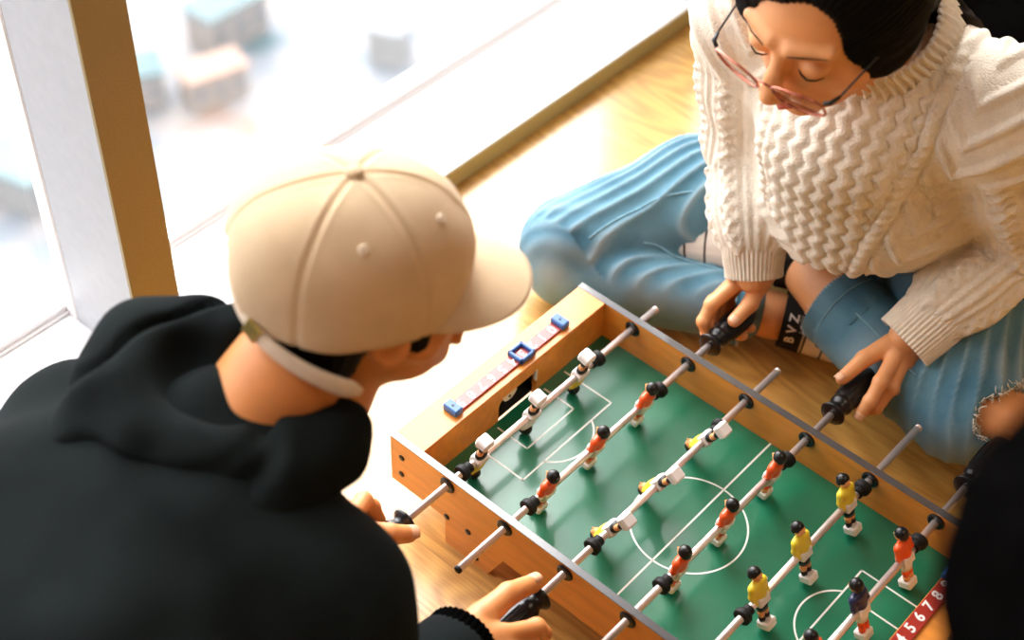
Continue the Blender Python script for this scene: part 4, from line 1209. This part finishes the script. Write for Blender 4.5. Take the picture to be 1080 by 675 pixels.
hem((0.000, 0.358, 0.106), (-0.055, 0.371, 0.110), 0.0535)
hem((-0.190, 0.319, 0.054), (-0.160, 0.334, 0.052), 0.0470)
# frayed rim of the torn knee
vv = V[(np.abs(np.linalg.norm(V - np.array([0.205, 0.345, 0.128]), axis=1) - 0.040) < 0.02) & (V[:, 0] > 0.15)]
f = MB(); rr = random.Random(11)
Sd = lambda p: np.linalg.norm(p - (np.array([0.198, 0.318, 0.130]) + np.clip(((p - np.array([0.198, 0.318, 0.130])) @ np.array([0.02, 0.054, -0.005])) / 0.003341, 0, 1) * np.array([0.02, 0.054, -0.005])))
edge = [p for p in vv if abs(Sd(p) - 0.0305) < 0.0035]
for p in edge[::2]:
    d = np.array([rr.uniform(-1, 1), rr.uniform(-1, 1), rr.uniform(-.3, 1)]); d /= np.linalg.norm(d)
    e_ = np.array([rr.uniform(-1, 1), rr.uniform(-1, 1), rr.uniform(-.3, 1)])
    L_ = rr.uniform(0.004, 0.011)
    f.tube([tuple(p), tuple(p + d * L_ * 0.5 + e_ * 0.001), tuple(p + d * L_ + e_ * 0.003)], [0.0009, 0.0008, 0.0004], 4)
if edge:
    f = f.build('torn_knee_threads', M['fray'], je, WO, True); f['label'] = 'white threads round the torn knee'

# ---- striped socks with a black lettered band
def sock(P, ra, name, flat=1.0):
    V, Q, U = loft(P, ra, [r * flat for r in ra], nth=64, sub=6, disp=lambda t, s: 0.0006 * np.sin(40 * t))
    V[:, 2] = np.maximum(V[:, 2], 0.0015)
    o = link_mesh(name, V, Q, M['sock'], woman, WO, uv=U); return o
s1 = sock([(-0.148, 0.408, 0.103), (-0.180, 0.398, 0.100), (-0.230, 0.375, 0.094), (-0.275, 0.355, 0.084), (-0.310, 0.340, 0.070)], [0.040, 0.042, 0.042, 0.038, 0.020], 'sock')
V, Q, U = loft([(-0.130, 0.411, 0.104), (-0.142, 0.409, 0.1035), (-0.158, 0.404, 0.102)], [0.0415, 0.0425, 0.0435], nth=64, sub=3)
o = link_mesh('sock_band', V, Q, M['black_rubber'], s1, WO); o['label'] = 'black sock band'
s2 = sock([(-0.112, 0.363, 0.045), (-0.070, 0.382, 0.042), (-0.020, 0.402, 0.038), (0.020, 0.420, 0.033), (0.045, 0.432, 0.030)], [0.037, 0.038, 0.037, 0.034, 0.018], 'sock')
V, Q, U = loft([(-0.118, 0.360, 0.0455), (-0.106, 0.366, 0.0450), (-0.090, 0.373, 0.044)], [0.0375, 0.0385, 0.0395], nth=64, sub=3)
bd = link_mesh('sock_band', V, Q, M['black_rubber'], s2, WO); bd['label'] = 'black sock band with white letters'
# letters wrapped round the band: they stand in a column from the floor upwards
axd = np.array([0.90, 0.42, -0.03]); axd /= np.linalg.norm(axd)
e1 = np.cross(axd, [0, 0, 1]); e1 /= np.linalg.norm(e1); e2 = np.cross(e1, axd)
cen = np.array([-0.104, 0.367, 0.0448])
for ch, ang in (('B', 5), ('V', 27), ('Z', 49)):
    Vt, Ft = text_mesh(ch, 0.017, 0.0001)
    a0 = math.radians(ang); W_ = []
    for x, y, z in Vt:
        a = a0 + x / 0.0400
        rad = 0.0398 + z
        W_.append(cen + axd * (-y) + e1 * (rad * math.cos(a)) + e2 * (rad * math.sin(a)))
    t = link_mesh('sock_letter', W_, Ft, M['sock_text'], bd, WO, smooth=False)
# ================================================================== MAN IN CAP
MO = (-0.24, -0.70, 0.0)
M_head = np.array([-0.194, -0.294, 0.527]); MS = 0.93
M_F = np.array([0.60, 0.79, -0.08]); M_R = frame(M_F, (0.02, 0.03, 1.0))
m_parts = [head_patch(M_head, M_R, MS, ear_y=0.014, h=0.0024)]
mR = dict(S=(-0.078, -0.470, 0.345), E=(0.015, -0.560, 0.200), W=(-0.048, -0.322, 0.155))
mL = dict(S=(-0.355, -0.490, 0.340), E=(-0.440, -0.440, 0.220), W=(-0.240, -0.330, 0.155))
rf_ = [([(-0.020, -0.288, 0.152), (-0.0080, -0.256, 0.140), (-0.0080, -0.246, 0.118), (-0.0160, -0.243, 0.1000)], [0.0105, 0.0098, 0.0092, 0.0080]),
       ([(-0.010, -0.298, 0.148), (0.0020, -0.272, 0.130), (-0.0040, -0.264, 0.104), (-0.0200, -0.260, 0.0880)], [0.0108, 0.0100, 0.0092, 0.0082]),
       ([(-0.006, -0.310, 0.142), (0.0040, -0.290, 0.120), (-0.0060, -0.282, 0.096), (-0.0260, -0.279, 0.0850)], [0.0104, 0.0096, 0.0088, 0.0078]),
       ([(-0.006, -0.322, 0.138), (0.0020, -0.306, 0.118), (-0.0080, -0.300, 0.096), (-0.0260, -0.296, 0.0880)], [0.0094, 0.0086, 0.0080, 0.0070])]
rt_ = ([(-0.050, -0.290, 0.155), (-0.0510, -0.250, 0.1500), (-0.0470, -0.2180, 0.1370)], [0.0150, 0.0118, 0.0100])
rp_ = [((-0.046, -0.325, 0.158), (-0.022, -0.290, 0.152), 0.0190, 0.0120), ((-0.040, -0.328, 0.156), (-0.012, -0.300, 0.147), 0.0190, 0.0125), ((-0.038, -0.332, 0.152), (-0.008, -0.316, 0.140), 0.0170, 0.0120), ((-0.048, -0.325, 0.158), (-0.050, -0.292, 0.155), 0.0180, 0.0150)]
m_parts.append(hand_patch(rf_, rt_, rp_, ([(-0.046, -0.330, 0.157), (-0.036, -0.370, 0.166), (-0.024, -0.41, 0.175)], [0.025, 0.028, 0.031]), h=0.0020))
lf_ = [([(-0.236, -0.290, 0.150), (-0.2480, -0.262, 0.138), (-0.2470, -0.252, 0.118), (-0.2380, -0.250, 0.1010)], [0.0105, 0.0098, 0.0092, 0.0080]),
       ([(-0.244, -0.300, 0.146), (-0.2560, -0.276, 0.128), (-0.2510, -0.268, 0.104), (-0.2350, -0.265, 0.0885)], [0.0108, 0.0100, 0.0092, 0.0082]),
       ([(-0.247, -0.312, 0.141), (-0.2570, -0.294, 0.120), (-0.2480, -0.287, 0.097), (-0.2290, -0.284, 0.0850)], [0.0104, 0.0096, 0.0088, 0.0078]),
       ([(-0.246, -0.324, 0.138), (-0.2550, -0.309, 0.118), (-0.2460, -0.304, 0.097), (-0.2290, -0.301, 0.0880)], [0.0094, 0.0086, 0.0080, 0.0070])]
lt_ = ([(-0.214, -0.300, 0.150), (-0.1950, -0.276, 0.1420), (-0.1890, -0.2540, 0.1260)], [0.0150, 0.0116, 0.0098])
lp_ = [((-0.236, -0.330, 0.158), (-0.234, -0.294, 0.151), 0.0190, 0.0120), ((-0.240, -0.332, 0.156), (-0.243, -0.302, 0.146), 0.0190, 0.0125), ((-0.242, -0.334, 0.152), (-0.246, -0.318, 0.140), 0.0170, 0.0120), ((-0.232, -0.330, 0.158), (-0.218, -0.302, 0.151), 0.0180, 0.0150)]
m_parts.append(hand_patch(lf_, lt_, lp_, ([(-0.238, -0.334, 0.157), (-0.262, -0.352, 0.168), (-0.29, -0.37, 0.178)], [0.025, 0.028, 0.031]), h=0.0020))
S = Sdf((-0.60, -0.98, 0.0), (0.20, -0.22, 0.56), 0.0065)
S.chain([(-0.25, -0.80, 0.14), (-0.23, -0.66, 0.30), (-0.21, -0.52, 0.35)], [0.10, 0.09, 0.060], 0.03)
S.cap(mR['S'], mL['S'], 0.03, k=0.03); S.cap((-0.215, -0.47, 0.40), (-0.205, -0.37, 0.475), 0.055, 0.050, k=0.03)
for a in (mR, mL): S.chain([a['S'], a['E'], a['W']], [0.05, 0.04, 0.026], 0.02)
S.chain([(-0.33, -0.80, 0.12), (-0.50, -0.56, 0.09), (-0.28, -0.58, 0.06)], [0.07, 0.045, 0.032], 0.01)
S.chain([(-0.17, -0.80, 0.12), (0.05, -0.68, 0.09), (-0.16, -0.62, 0.06)], [0.07, 0.045, 0.032], 0.01)
m_parts.append(S.mesh(2))
V, Q = join(m_parts); V[:, 2] = np.maximum(V[:, 2], 0.002)
man = link_mesh('person', V, Q, M['skin_man'], None, MO)
tag(man, 'person in black hooded sweatshirt and beige cap seen from behind, leaning over the game', 'person')
nail(rt_[0][-1], rt_[0][-2], (-0.3, 0.1, 1), 0.0100, man, MO)
nail(lt_[0][-1], lt_[0][-2], (0.4, 0.1, 1), 0.0098, man, MO)

# short black hair showing below the cap
S = Sdf((-0.11, -0.135, -0.13), (0.11, 0.125, 0.14), 0.0026)
S.ell((0, -0.020, 0.030), (0.0815, 0.099, 0.086))
S.ell((0.012, -0.050, -0.030), (0.070, 0.058, 0.074), k=0.02)
S.ell((0.058, 0.042, -0.008), (0.016, 0.014, 0.032), k=0.008); S.ell((-0.058, 0.042, -0.008), (0.016, 0.014, 0.032), k=0.008)
S.ell((0, 0.110, -0.010), (0.066, 0.070, 0.095), k=0.008, op='sub')
for q in (-1, 1): S.ell((q * 0.082, 0.014, -0.012), (0.022, 0.022, 0.032), k=0.006, op='sub')
S.plane((0, 0, -0.085), (-0.25, 0.25, -1.0))
V, Q = S.mesh(2); N = normals(V, Q); V = V + N * (0.0012 * vnoise(V * [1, 1, .4], 200, 1))[:, None]
link_mesh('hair', L2W(M_head, M_R, MS, V), Q, M['hair'], man, MO)
# ---- cap
def cap_crown():
    nt, npz = 192, 44; V = []; F = []
    cx_, cy_, cz_ = 0, -0.012, 0.030
    rx, ry, rz = 0.093, 0.114, 0.100
    for j in range(npz + 1):
        ph = math.radians(104) * j / npz
        for i in range(nt):
            th = 2 * math.pi * i / nt                      # 0 = forward (+y)
            seam = min(abs(((th - math.pi / 6 + math.pi / 6) / (math.pi / 3)) % 1 - 0), abs(((th) / (math.pi / 3)) % 1 - 1)) * (math.pi / 3) * 0.09
            sp = math.sin(min(ph, math.pi / 2))
            d = -0.0016 * math.exp(-(seam * sp / 0.0022) ** 2) + 0.0007 * math.exp(-((seam * sp - 0.0042) / 0.0012) ** 2)
            e = 2.25
            s_, c_ = abs(math.sin(ph)) ** (2 / e), (abs(math.cos(ph)) ** (2 / e)) * (1 if math.cos(ph) > 0 else -1)
            V.append((cx_ + (rx * s_ + d) * math.sin(th), cy_ + (ry * s_ + d) * math.cos(th), cz_ + (rz + d) * c_))
    V = np.array(V)
    # slouch: soft dents and puckers
    N = (V - [cx_, cy_, cz_]); N /= np.linalg.norm(N, axis=1)[:, None]
    V = V + N * (0.0030 * vnoise(V, 22, 3) + 0.0045 * vnoise(V, 11, 5))[:, None]
    for j in range(npz):
        for i in range(nt):
            th = 2 * math.pi * (i + .5) / nt; ph = 104 * (j + .5) / npz
            back = abs((th - math.pi + math.pi) % (2 * math.pi) - math.pi)
            db = abs(th - math.pi)
            # arched opening at the back
            if (db / 0.46) ** 2 + ((104 - ph) / 30.0) ** 2 < 1: continue
            i2 = (i + 1) % nt
            F.append((j * nt + i, (j + 1) * nt + i, (j + 1) * nt + i2, j * nt + i2))
    return V, F
V, F = cap_crown()
cp = link_mesh('cap', L2W(M_head, M_R, MS, V), F, M['cap'], man, MO); solidify(cp, 0.0022, 0); cp['label'] = 'beige baseball cap'
# brim
V = []; F = []; nu, nv = 40, 14
for j in range(nv + 1):
    for i in range(nu + 1):
        a = (i / nu - 0.5) * 2; t = j / nv
        th = a * math.radians(54)
        x0, y0 = 0.086 * math.sin(th), -0.012 + 0.101 * math.cos(th)
        L_ = 0.070 * (1 - abs(a) ** 3.2) ** 0.6
        x = x0 + t * L_ * 0.12 * a; y = y0 + t * L_
        z = 0.014 - 0.010 * a * a - t * L_ * 0.16 - 0.10 * t * (x * x) / 0.08
        V.append((x, y, z))
for j in range(nv):
    for i in range(nu):
        p = j * (nu + 1) + i; F.append((p, p + 1, p + nu + 2, p + nu + 1))
br = link_mesh('brim', L2W(M_head, M_R, MS, V), F, M['cap'], cp, MO); solidify(br, 0.0030, 0)
MB().lathe([(0.0075, -0.001), (0.0075, 0.0015), (0.0055, 0.0035), (0.002, 0.0042)], L2W(M_head, M_R, MS, (0, -0.012, 0.131))[0], tuple(M_R[:, 2]), 20).build('button', M['cap'], cp, MO, True)
for a in (30, 90, 150, 210, 270, 330):
    th = math.radians(a); ph = math.radians(46)
    e = 2.25; s_, c_ = math.sin(ph) ** (2 / e), math.cos(ph) ** (2 / e)
    d = np.array([0.0922 * s_ * math.sin(th), 0.1102 * s_ * math.cos(th), 0.1002 * c_]); p = d + [0, -0.012, 0.030]
    n_ = d / np.array([0.092, 0.110, 0.100]) ** 2; n_ /= np.linalg.norm(n_)
    MB().lathe([(0.0042, 0), (0.0046, 0.0012), (0.0030, 0.0020), (0.0012, 0.0010)], L2W(M_head, M_R, MS, p)[0], tuple(M_R @ n_), 16).build('eyelet', M['cap_strap'], cp, MO, True)
# sweat band edge and the loose adjusting strap
V = []; F = []; n = 60
def strap_pt(t):
    th = math.radians(150 + t * 98)            # 180 = back of head, 90 = right ear
    th = math.radians(190 - t * 100)
    drop = 0.029 - 0.084 * t ** 1.05
    r = 0.965 + 0.07 * t + 0.02 * math.sin(math.pi * t)
    return np.array([0.093 * r * math.sin(th), -0.012 + 0.111 * r * math.cos(th), 0.010 + drop])
for i in range(n + 1):
    p = strap_pt(i / n); q = strap_pt(min(1, i / n + 0.01)) - strap_pt(max(0, i / n - 0.01)); q /= np.linalg.norm(q)
    out = np.array([p[0], p[1] + 0.012, 0.0]); out /= np.linalg.norm(out); upv = np.cross(out, q); upv *= np.sign(upv[2])
    w = 0.0105 if i < n - 3 else 0.0105 * (1 - (i - n + 3) * 0.2)
    for s_ in (-1, -0.5, 0, 0.5, 1):
        V.append(p + upv * w * s_ + out * 0.0014 * (1 - s_ * s_))
for i in range(n):
    for k in range(4):
        a = i * 5 + k; F.append((a, a + 1, a + 6, a + 5))
st = link_mesh('strap', L2W(M_head, M_R, MS, V), F, M['cap_strap'], cp, MO); solidify(st, 0.0024, 0); st['label'] = 'pale adjusting strap'
p = strap_pt(0.46); q = strap_pt(0.50) - strap_pt(0.42); q /= np.linalg.norm(q)
out = np.array([p[0], p[1] + .012, 0]); out /= np.linalg.norm(out); upv = np.cross(out, q)
bk = MB(); c = p + out * 0.0025
V = []
for a in (-1, 1):
    for b_ in (-1, 1):
        for d in (-1, 1):
            V.append(c + q * 0.0085 * a + upv * 0.0125 * b_ + out * 0.0013 * d)
bk._add(L2W(M_head, M_R, MS, V), [(0, 1, 3, 2), (4, 6, 7, 5), (0, 4, 5, 1), (2, 3, 7, 6), (0, 2, 6, 4), (1, 5, 7, 3)])
o = bk.build('buckle', M['brass'], st, MO); o['label'] = 'brass buckle'

# ---- hooded sweatshirt
def hoodie():
    S = Sdf((-0.66, -1.02, 0.04), (0.20, -0.26, 0.58), 0.0052)
    for q in (-1, 1):
        S.chain([(-0.25 + q * 0.055, -0.80, 0.16), (-0.23 + q * 0.065, -0.66, 0.31), (-0.220 + q * 0.055, -0.51, 0.365)], [0.150, 0.138, 0.104], 0.06)
    S.cap(mR['S'], mL['S'], 0.078, 0.080, k=0.05)
    S.cap((-0.215, -0.48, 0.375), (-0.215, -0.44, 0.405), 0.095, 0.080, k=0.04)
    for a in (mR, mL):
        Sx, Ex, Wx = map(np.array, (a['S'], a['E'], a['W']))
        S.chain([Sx, (Sx + Ex) / 2, Ex, (Ex + Wx) / 2, Wx + (Ex - Wx) * 0.12], [0.080, 0.068, 0.060, 0.052, 0.040], 0.03)
    V, Q = S.mesh(2); N = normals(V, Q)
    d = 0.0120 * vnoise(V, 9, 4) + 0.0070 * vnoise(V, 19, 5) + 0.0040 * np.sin(2 * np.pi * (V[:, 2] + 0.25 * V[:, 0] + 0.02 * vnoise(V, 10, 7)) / 0.06) * np.clip(vnoise(V, 6, 8), 0, 1)
    V = V + N * d[:, None]; V[:, 2] = np.maximum(V[:, 2], 0.003)
    return V, Q
V, Q = hoodie()
hd = link_mesh('hooded_sweatshirt', V, Q, M['black_cloth'], man, MO)
def hood():
    S = Sdf((-0.42, -0.68, 0.28), (0.02, -0.24, 0.60), 0.0042)
    # thick rolled edge round the neck, open at the front
    ring = [(-0.160, -0.360, 0.430), (-0.142, -0.392, 0.440), (-0.150, -0.435, 0.440), (-0.180, -0.478, 0.442), (-0.232, -0.500, 0.448), (-0.285, -0.485, 0.462), (-0.312, -0.440, 0.470), (-0.285, -0.395, 0.465), (-0.265, -0.350, 0.440)]
    S.chain(ring, [0.022, 0.030, 0.038, 0.042, 0.046, 0.046, 0.040, 0.032, 0.022], 0.025)
    # the bag of the hood hanging on the back
    S.chain([(-0.300, -0.500, 0.430), (-0.285, -0.545, 0.405), (-0.250, -0.570, 0.385)], [0.045, 0.046, 0.036], 0.04)
    S.chain([(-0.150, -0.480, 0.415), (-0.180, -0.540, 0.390), (-0.225, -0.570, 0.375)], [0.042, 0.044, 0.036], 0.04)
    S.ell((-0.232, -0.478, 0.436), (0.118, 0.078, 0.052), k=0.025)
    S.ell((-0.220, -0.440, 0.500), (0.060, 0.030, 0.030), k=0.02, op='sub')
    V, Q = S.mesh(2); N = normals(V, Q)
    d = 0.0085 * vnoise(V, 14, 11) + 0.0050 * vnoise(V, 28, 12) - 0.0110 * np.exp(-(vnoise(V * [1, .7, .6], 11, 15) / 0.09) ** 2)
    return V + N * d[:, None], Q
V, Q = hood()
link_mesh('hood', V, Q, M['black_cloth'], hd, MO)
def rib_cuff(p0, p1, r, par, O, m):
    p0 = np.array(p0); p1 = np.array(p1); P = [p0 + (p1 - p0) * t for t in (0, .3, .7, 1.0)]
    V, Q, U = loft(P, [r * 1.05, r, r * 0.97, r * 0.95], nth=36 * 6, sub=3, disp=rib(36, 0.0009))
    o = link_mesh('ribbed_cuff', V, Q, m, par, O); solidify(o, 0.004, -1); return o
rib_cuff((-0.036, -0.372, 0.167), (-0.046, -0.322, 0.157), 0.040, hd, MO, M['black_cloth_plain'])
rib_cuff((-0.270, -0.358, 0.170), (-0.240, -0.326, 0.157), 0.040, hd, MO, M['black_cloth_plain'])
# trousers
S = Sdf((-0.66, -1.02, -0.01), (0.20, -0.40, 0.30), 0.0065)
S.ell((-0.25, -0.84, 0.12), (0.19, 0.14, 0.12), k=0.03)
S.chain([(-0.33, -0.80, 0.12), (-0.50, -0.56, 0.09), (-0.26, -0.58, 0.06)], [0.095, 0.070, 0.055], 0.02)
S.chain([(-0.17, -0.80, 0.12), (0.05, -0.68, 0.09), (-0.18, -0.62, 0.06)], [0.095, 0.070, 0.055], 0.02)
V, Q = S.mesh(2); N = normals(V, Q); V = V + N * (0.005 * vnoise(V, 16, 4))[:, None]; V[:, 2] = np.maximum(V[:, 2], 0.001)
link_mesh('trousers', V, Q, M['black_cloth_plain'], man, MO)
for a_, b_, c_ in (((-0.27, -0.58, 0.052), (-0.17, -0.60, 0.045), (-0.09, -0.575, 0.035)), ((-0.17, -0.62, 0.052), (-0.27, -0.66, 0.045), (-0.36, -0.64, 0.035))):
    S = Sdf((-0.46, -0.78, 0.0), (0.02, -0.48, 0.14), 0.0045)
    S.chain([a_, b_, c_], [0.048, 0.046, 0.034], 0.02)
    V, Q = S.mesh(2); V[:, 2] = np.maximum(V[:, 2], 0.002)
    link_mesh('shoe', V, Q, M['black_rubber'], man, MO)

# ================================================================== THIRD PERSON, dark, close to the lens at the lower right
BO = (0.70, -0.52, 0.0)
B_head = np.array([0.497, -0.484, 0.899])
B_R = frame((-0.62, 0.66, -0.42), (-0.3, 0.3, 1.0))
b_parts = [head_patch(B_head, B_R, 1.0, h=0.0034)]
bR = dict(S=(0.715, -0.37, 0.68), E=(0.76, -0.24, 0.46), W=(0.66, -0.20, 0.30))
bL = dict(S=(0.555, -0.620, 0.68), E=(0.600, -0.500, 0.45), W=(0.585, -0.320, 0.30))
def fist(W, d):
    """relaxed hand resting palm down from the wrist W along direction d"""
    W = np.array(W); d = np.array(d, float); d /= np.linalg.norm(d); up = np.array([0, 0, 1.0]); sd = np.cross(d, up)
    f = []
    for k, (o, L_) in enumerate([(-0.027, 0.030), (-0.009, 0.034), (0.009, 0.031), (0.026, 0.025)]):
        b0 = W + d * 0.082 + sd * o; f.append(([tuple(b0), tuple(b0 + d * L_ - up * 0.010), tuple(b0 + d * (L_ + 0.012) - up * 0.034), tuple(b0 + d * (L_ + 0.002) - up * 0.050)], [0.0098, 0.0090, 0.0084, 0.0074]))
    t = ([tuple(W + d * 0.028 - sd * 0.030 - up * .006), tuple(W + d * 0.060 - sd * 0.046 - up * .014), tuple(W + d * 0.086 - sd * 0.046 - up * 0.024)], [0.013, 0.0105, 0.0088])
    p = [(tuple(W), tuple(W + d * 0.080 + sd * o), 0.019, 0.0120) for o in (-0.025, 0, 0.024)]
    return hand_patch(f, t, p, ([tuple(W + d * .01), tuple(W - d * 0.05)], [0.024, 0.030]), h=0.0026)
b_parts.append(fist(bL['W'], (-0.1, 1.0, -0.15))); b_parts.append(fist(bR['W'], (-1.0, 0.5, -0.15)))
S = Sdf((0.36, -0.92, 0.0), (1.0, 0.0, 0.92), 0.0095)
def bcore(S, g=0.0, arm=True):
    S.chain([(0.72, -0.60, 0.20), (0.69, -0.57, 0.42), (0.64, -0.50, 0.62)], [0.13 + g, 0.12 + g, 0.105 + g], 0.05)
    S.cap(bR['S'], bL['S'], 0.05 + g, k=0.04); S.cap((0.62, -0.49, 0.68), (0.52, -0.47, 0.84), 0.062 + g, 0.052, k=0.03)
    for a in (bR, bL): S.chain([a['S'], a['E'], a['W']], [0.048 + g, 0.040 + g, 0.026 + g * 0.7], 0.02)
bcore(S)
for q in (-1, 1):
    S.chain([(0.72 + q * 0.06, -0.60 - q * 0.06, 0.20), (0.56 + q * 0.08, -0.34 - q * 0.10, 0.09), (0.76 + q * 0.06, -0.64 - q * 0.08, 0.06)], [0.085, 0.06, 0.045], 0.02)
b_parts.append(S.mesh(2))
V, Q = join(b_parts); V[:, 2] = np.maximum(V[:, 2], 0.002)
third = link_mesh('person', V, Q, M['skin_man'], None, BO)
tag(third, 'blurred dark-haired person in black kneeling close at the lower right corner', 'person')
S = Sdf((-0.14, -0.17, -0.20), (0.14, 0.13, 0.16), 0.0036)
S.ell((0, -0.020, 0.036), (0.096, 0.112, 0.104)); S.ell((0, -0.055, -0.050), (0.088, 0.070, 0.095), k=0.03)
S.ell((0, 0.115, -0.035), (0.066, 0.070, 0.105), k=0.01, op='sub')
V, Q = S.mesh(2); N = normals(V, Q); V = V + N * (0.0025 * vnoise(V * [1, 1, .4], 70, 1))[:, None]
link_mesh('hair', L2W(B_head, B_R, 1.07, V), Q, M['hair_plain'], third, BO)
S = Sdf((0.36, -0.92, 0.02), (1.0, 0.0, 0.80), 0.0085)
bcore(S, 0.020)
V, Q = S.mesh(2); N = normals(V, Q); V = V + N * (0.008 * vnoise(V, 11, 4))[:, None]; V[:, 2] = np.maximum(V[:, 2], 0.003)
link_mesh('black_jacket', V, Q, M['black_cloth_plain'], third, BO)
S = Sdf((0.34, -0.92, -0.01), (1.0, -0.10, 0.36), 0.0085)
for q in (-1, 1):
    S.chain([(0.72 + q * 0.06, -0.60 - q * 0.06, 0.20), (0.56 + q * 0.08, -0.34 - q * 0.10, 0.09), (0.76 + q * 0.06, -0.64 - q * 0.08, 0.06)], [0.11, 0.075, 0.060], 0.02)
V, Q = S.mesh(2); V[:, 2] = np.maximum(V[:, 2], 0.001)
link_mesh('trousers', V, Q, M['black_cloth_plain'], third, BO)

# ================================================================== dark object behind the woman, unidentified, shaped like a bag
def bag():
    O = (-0.20, 1.22, 0.0)
    e = empty('mass', O)
    tag(e, 'black backpack on the floor behind the left shoulder of the woman', 'mass')
    S = Sdf((-0.46, 1.02, -0.01), (0.22, 1.62, 0.40), 0.009)
    S.ell((-0.12, 1.32, 0.13), (0.24, 0.17, 0.13), k=0.02); S.ell((-0.10, 1.30, 0.22), (0.16, 0.11, 0.06), k=0.04); S.ell((-0.05, 1.17, 0.10), (0.13, 0.06, 0.08), k=0.02)
    V, Q = S.mesh(2); N = normals(V, Q); V = V + N * (0.010 * vnoise(V, 10, 2))[:, None]; V[:, 2] = np.maximum(V[:, 2], 0.001)
    V = V + np.array([-0.075, -0.085, 0])
    link_mesh('body', V, Q, M['black_cloth_plain'], e, O)
    MB().tube([(-0.20 - .075, 1.22 - .085, 0.20), (-0.16 - .075, 1.14 - .085, 0.27), (-0.06 - .075, 1.12 - .085, 0.29), (0.02 - .075, 1.18 - .085, 0.22)], 0.010, 10).build('strap', M['black_rubber'], e, O, True)
bag()
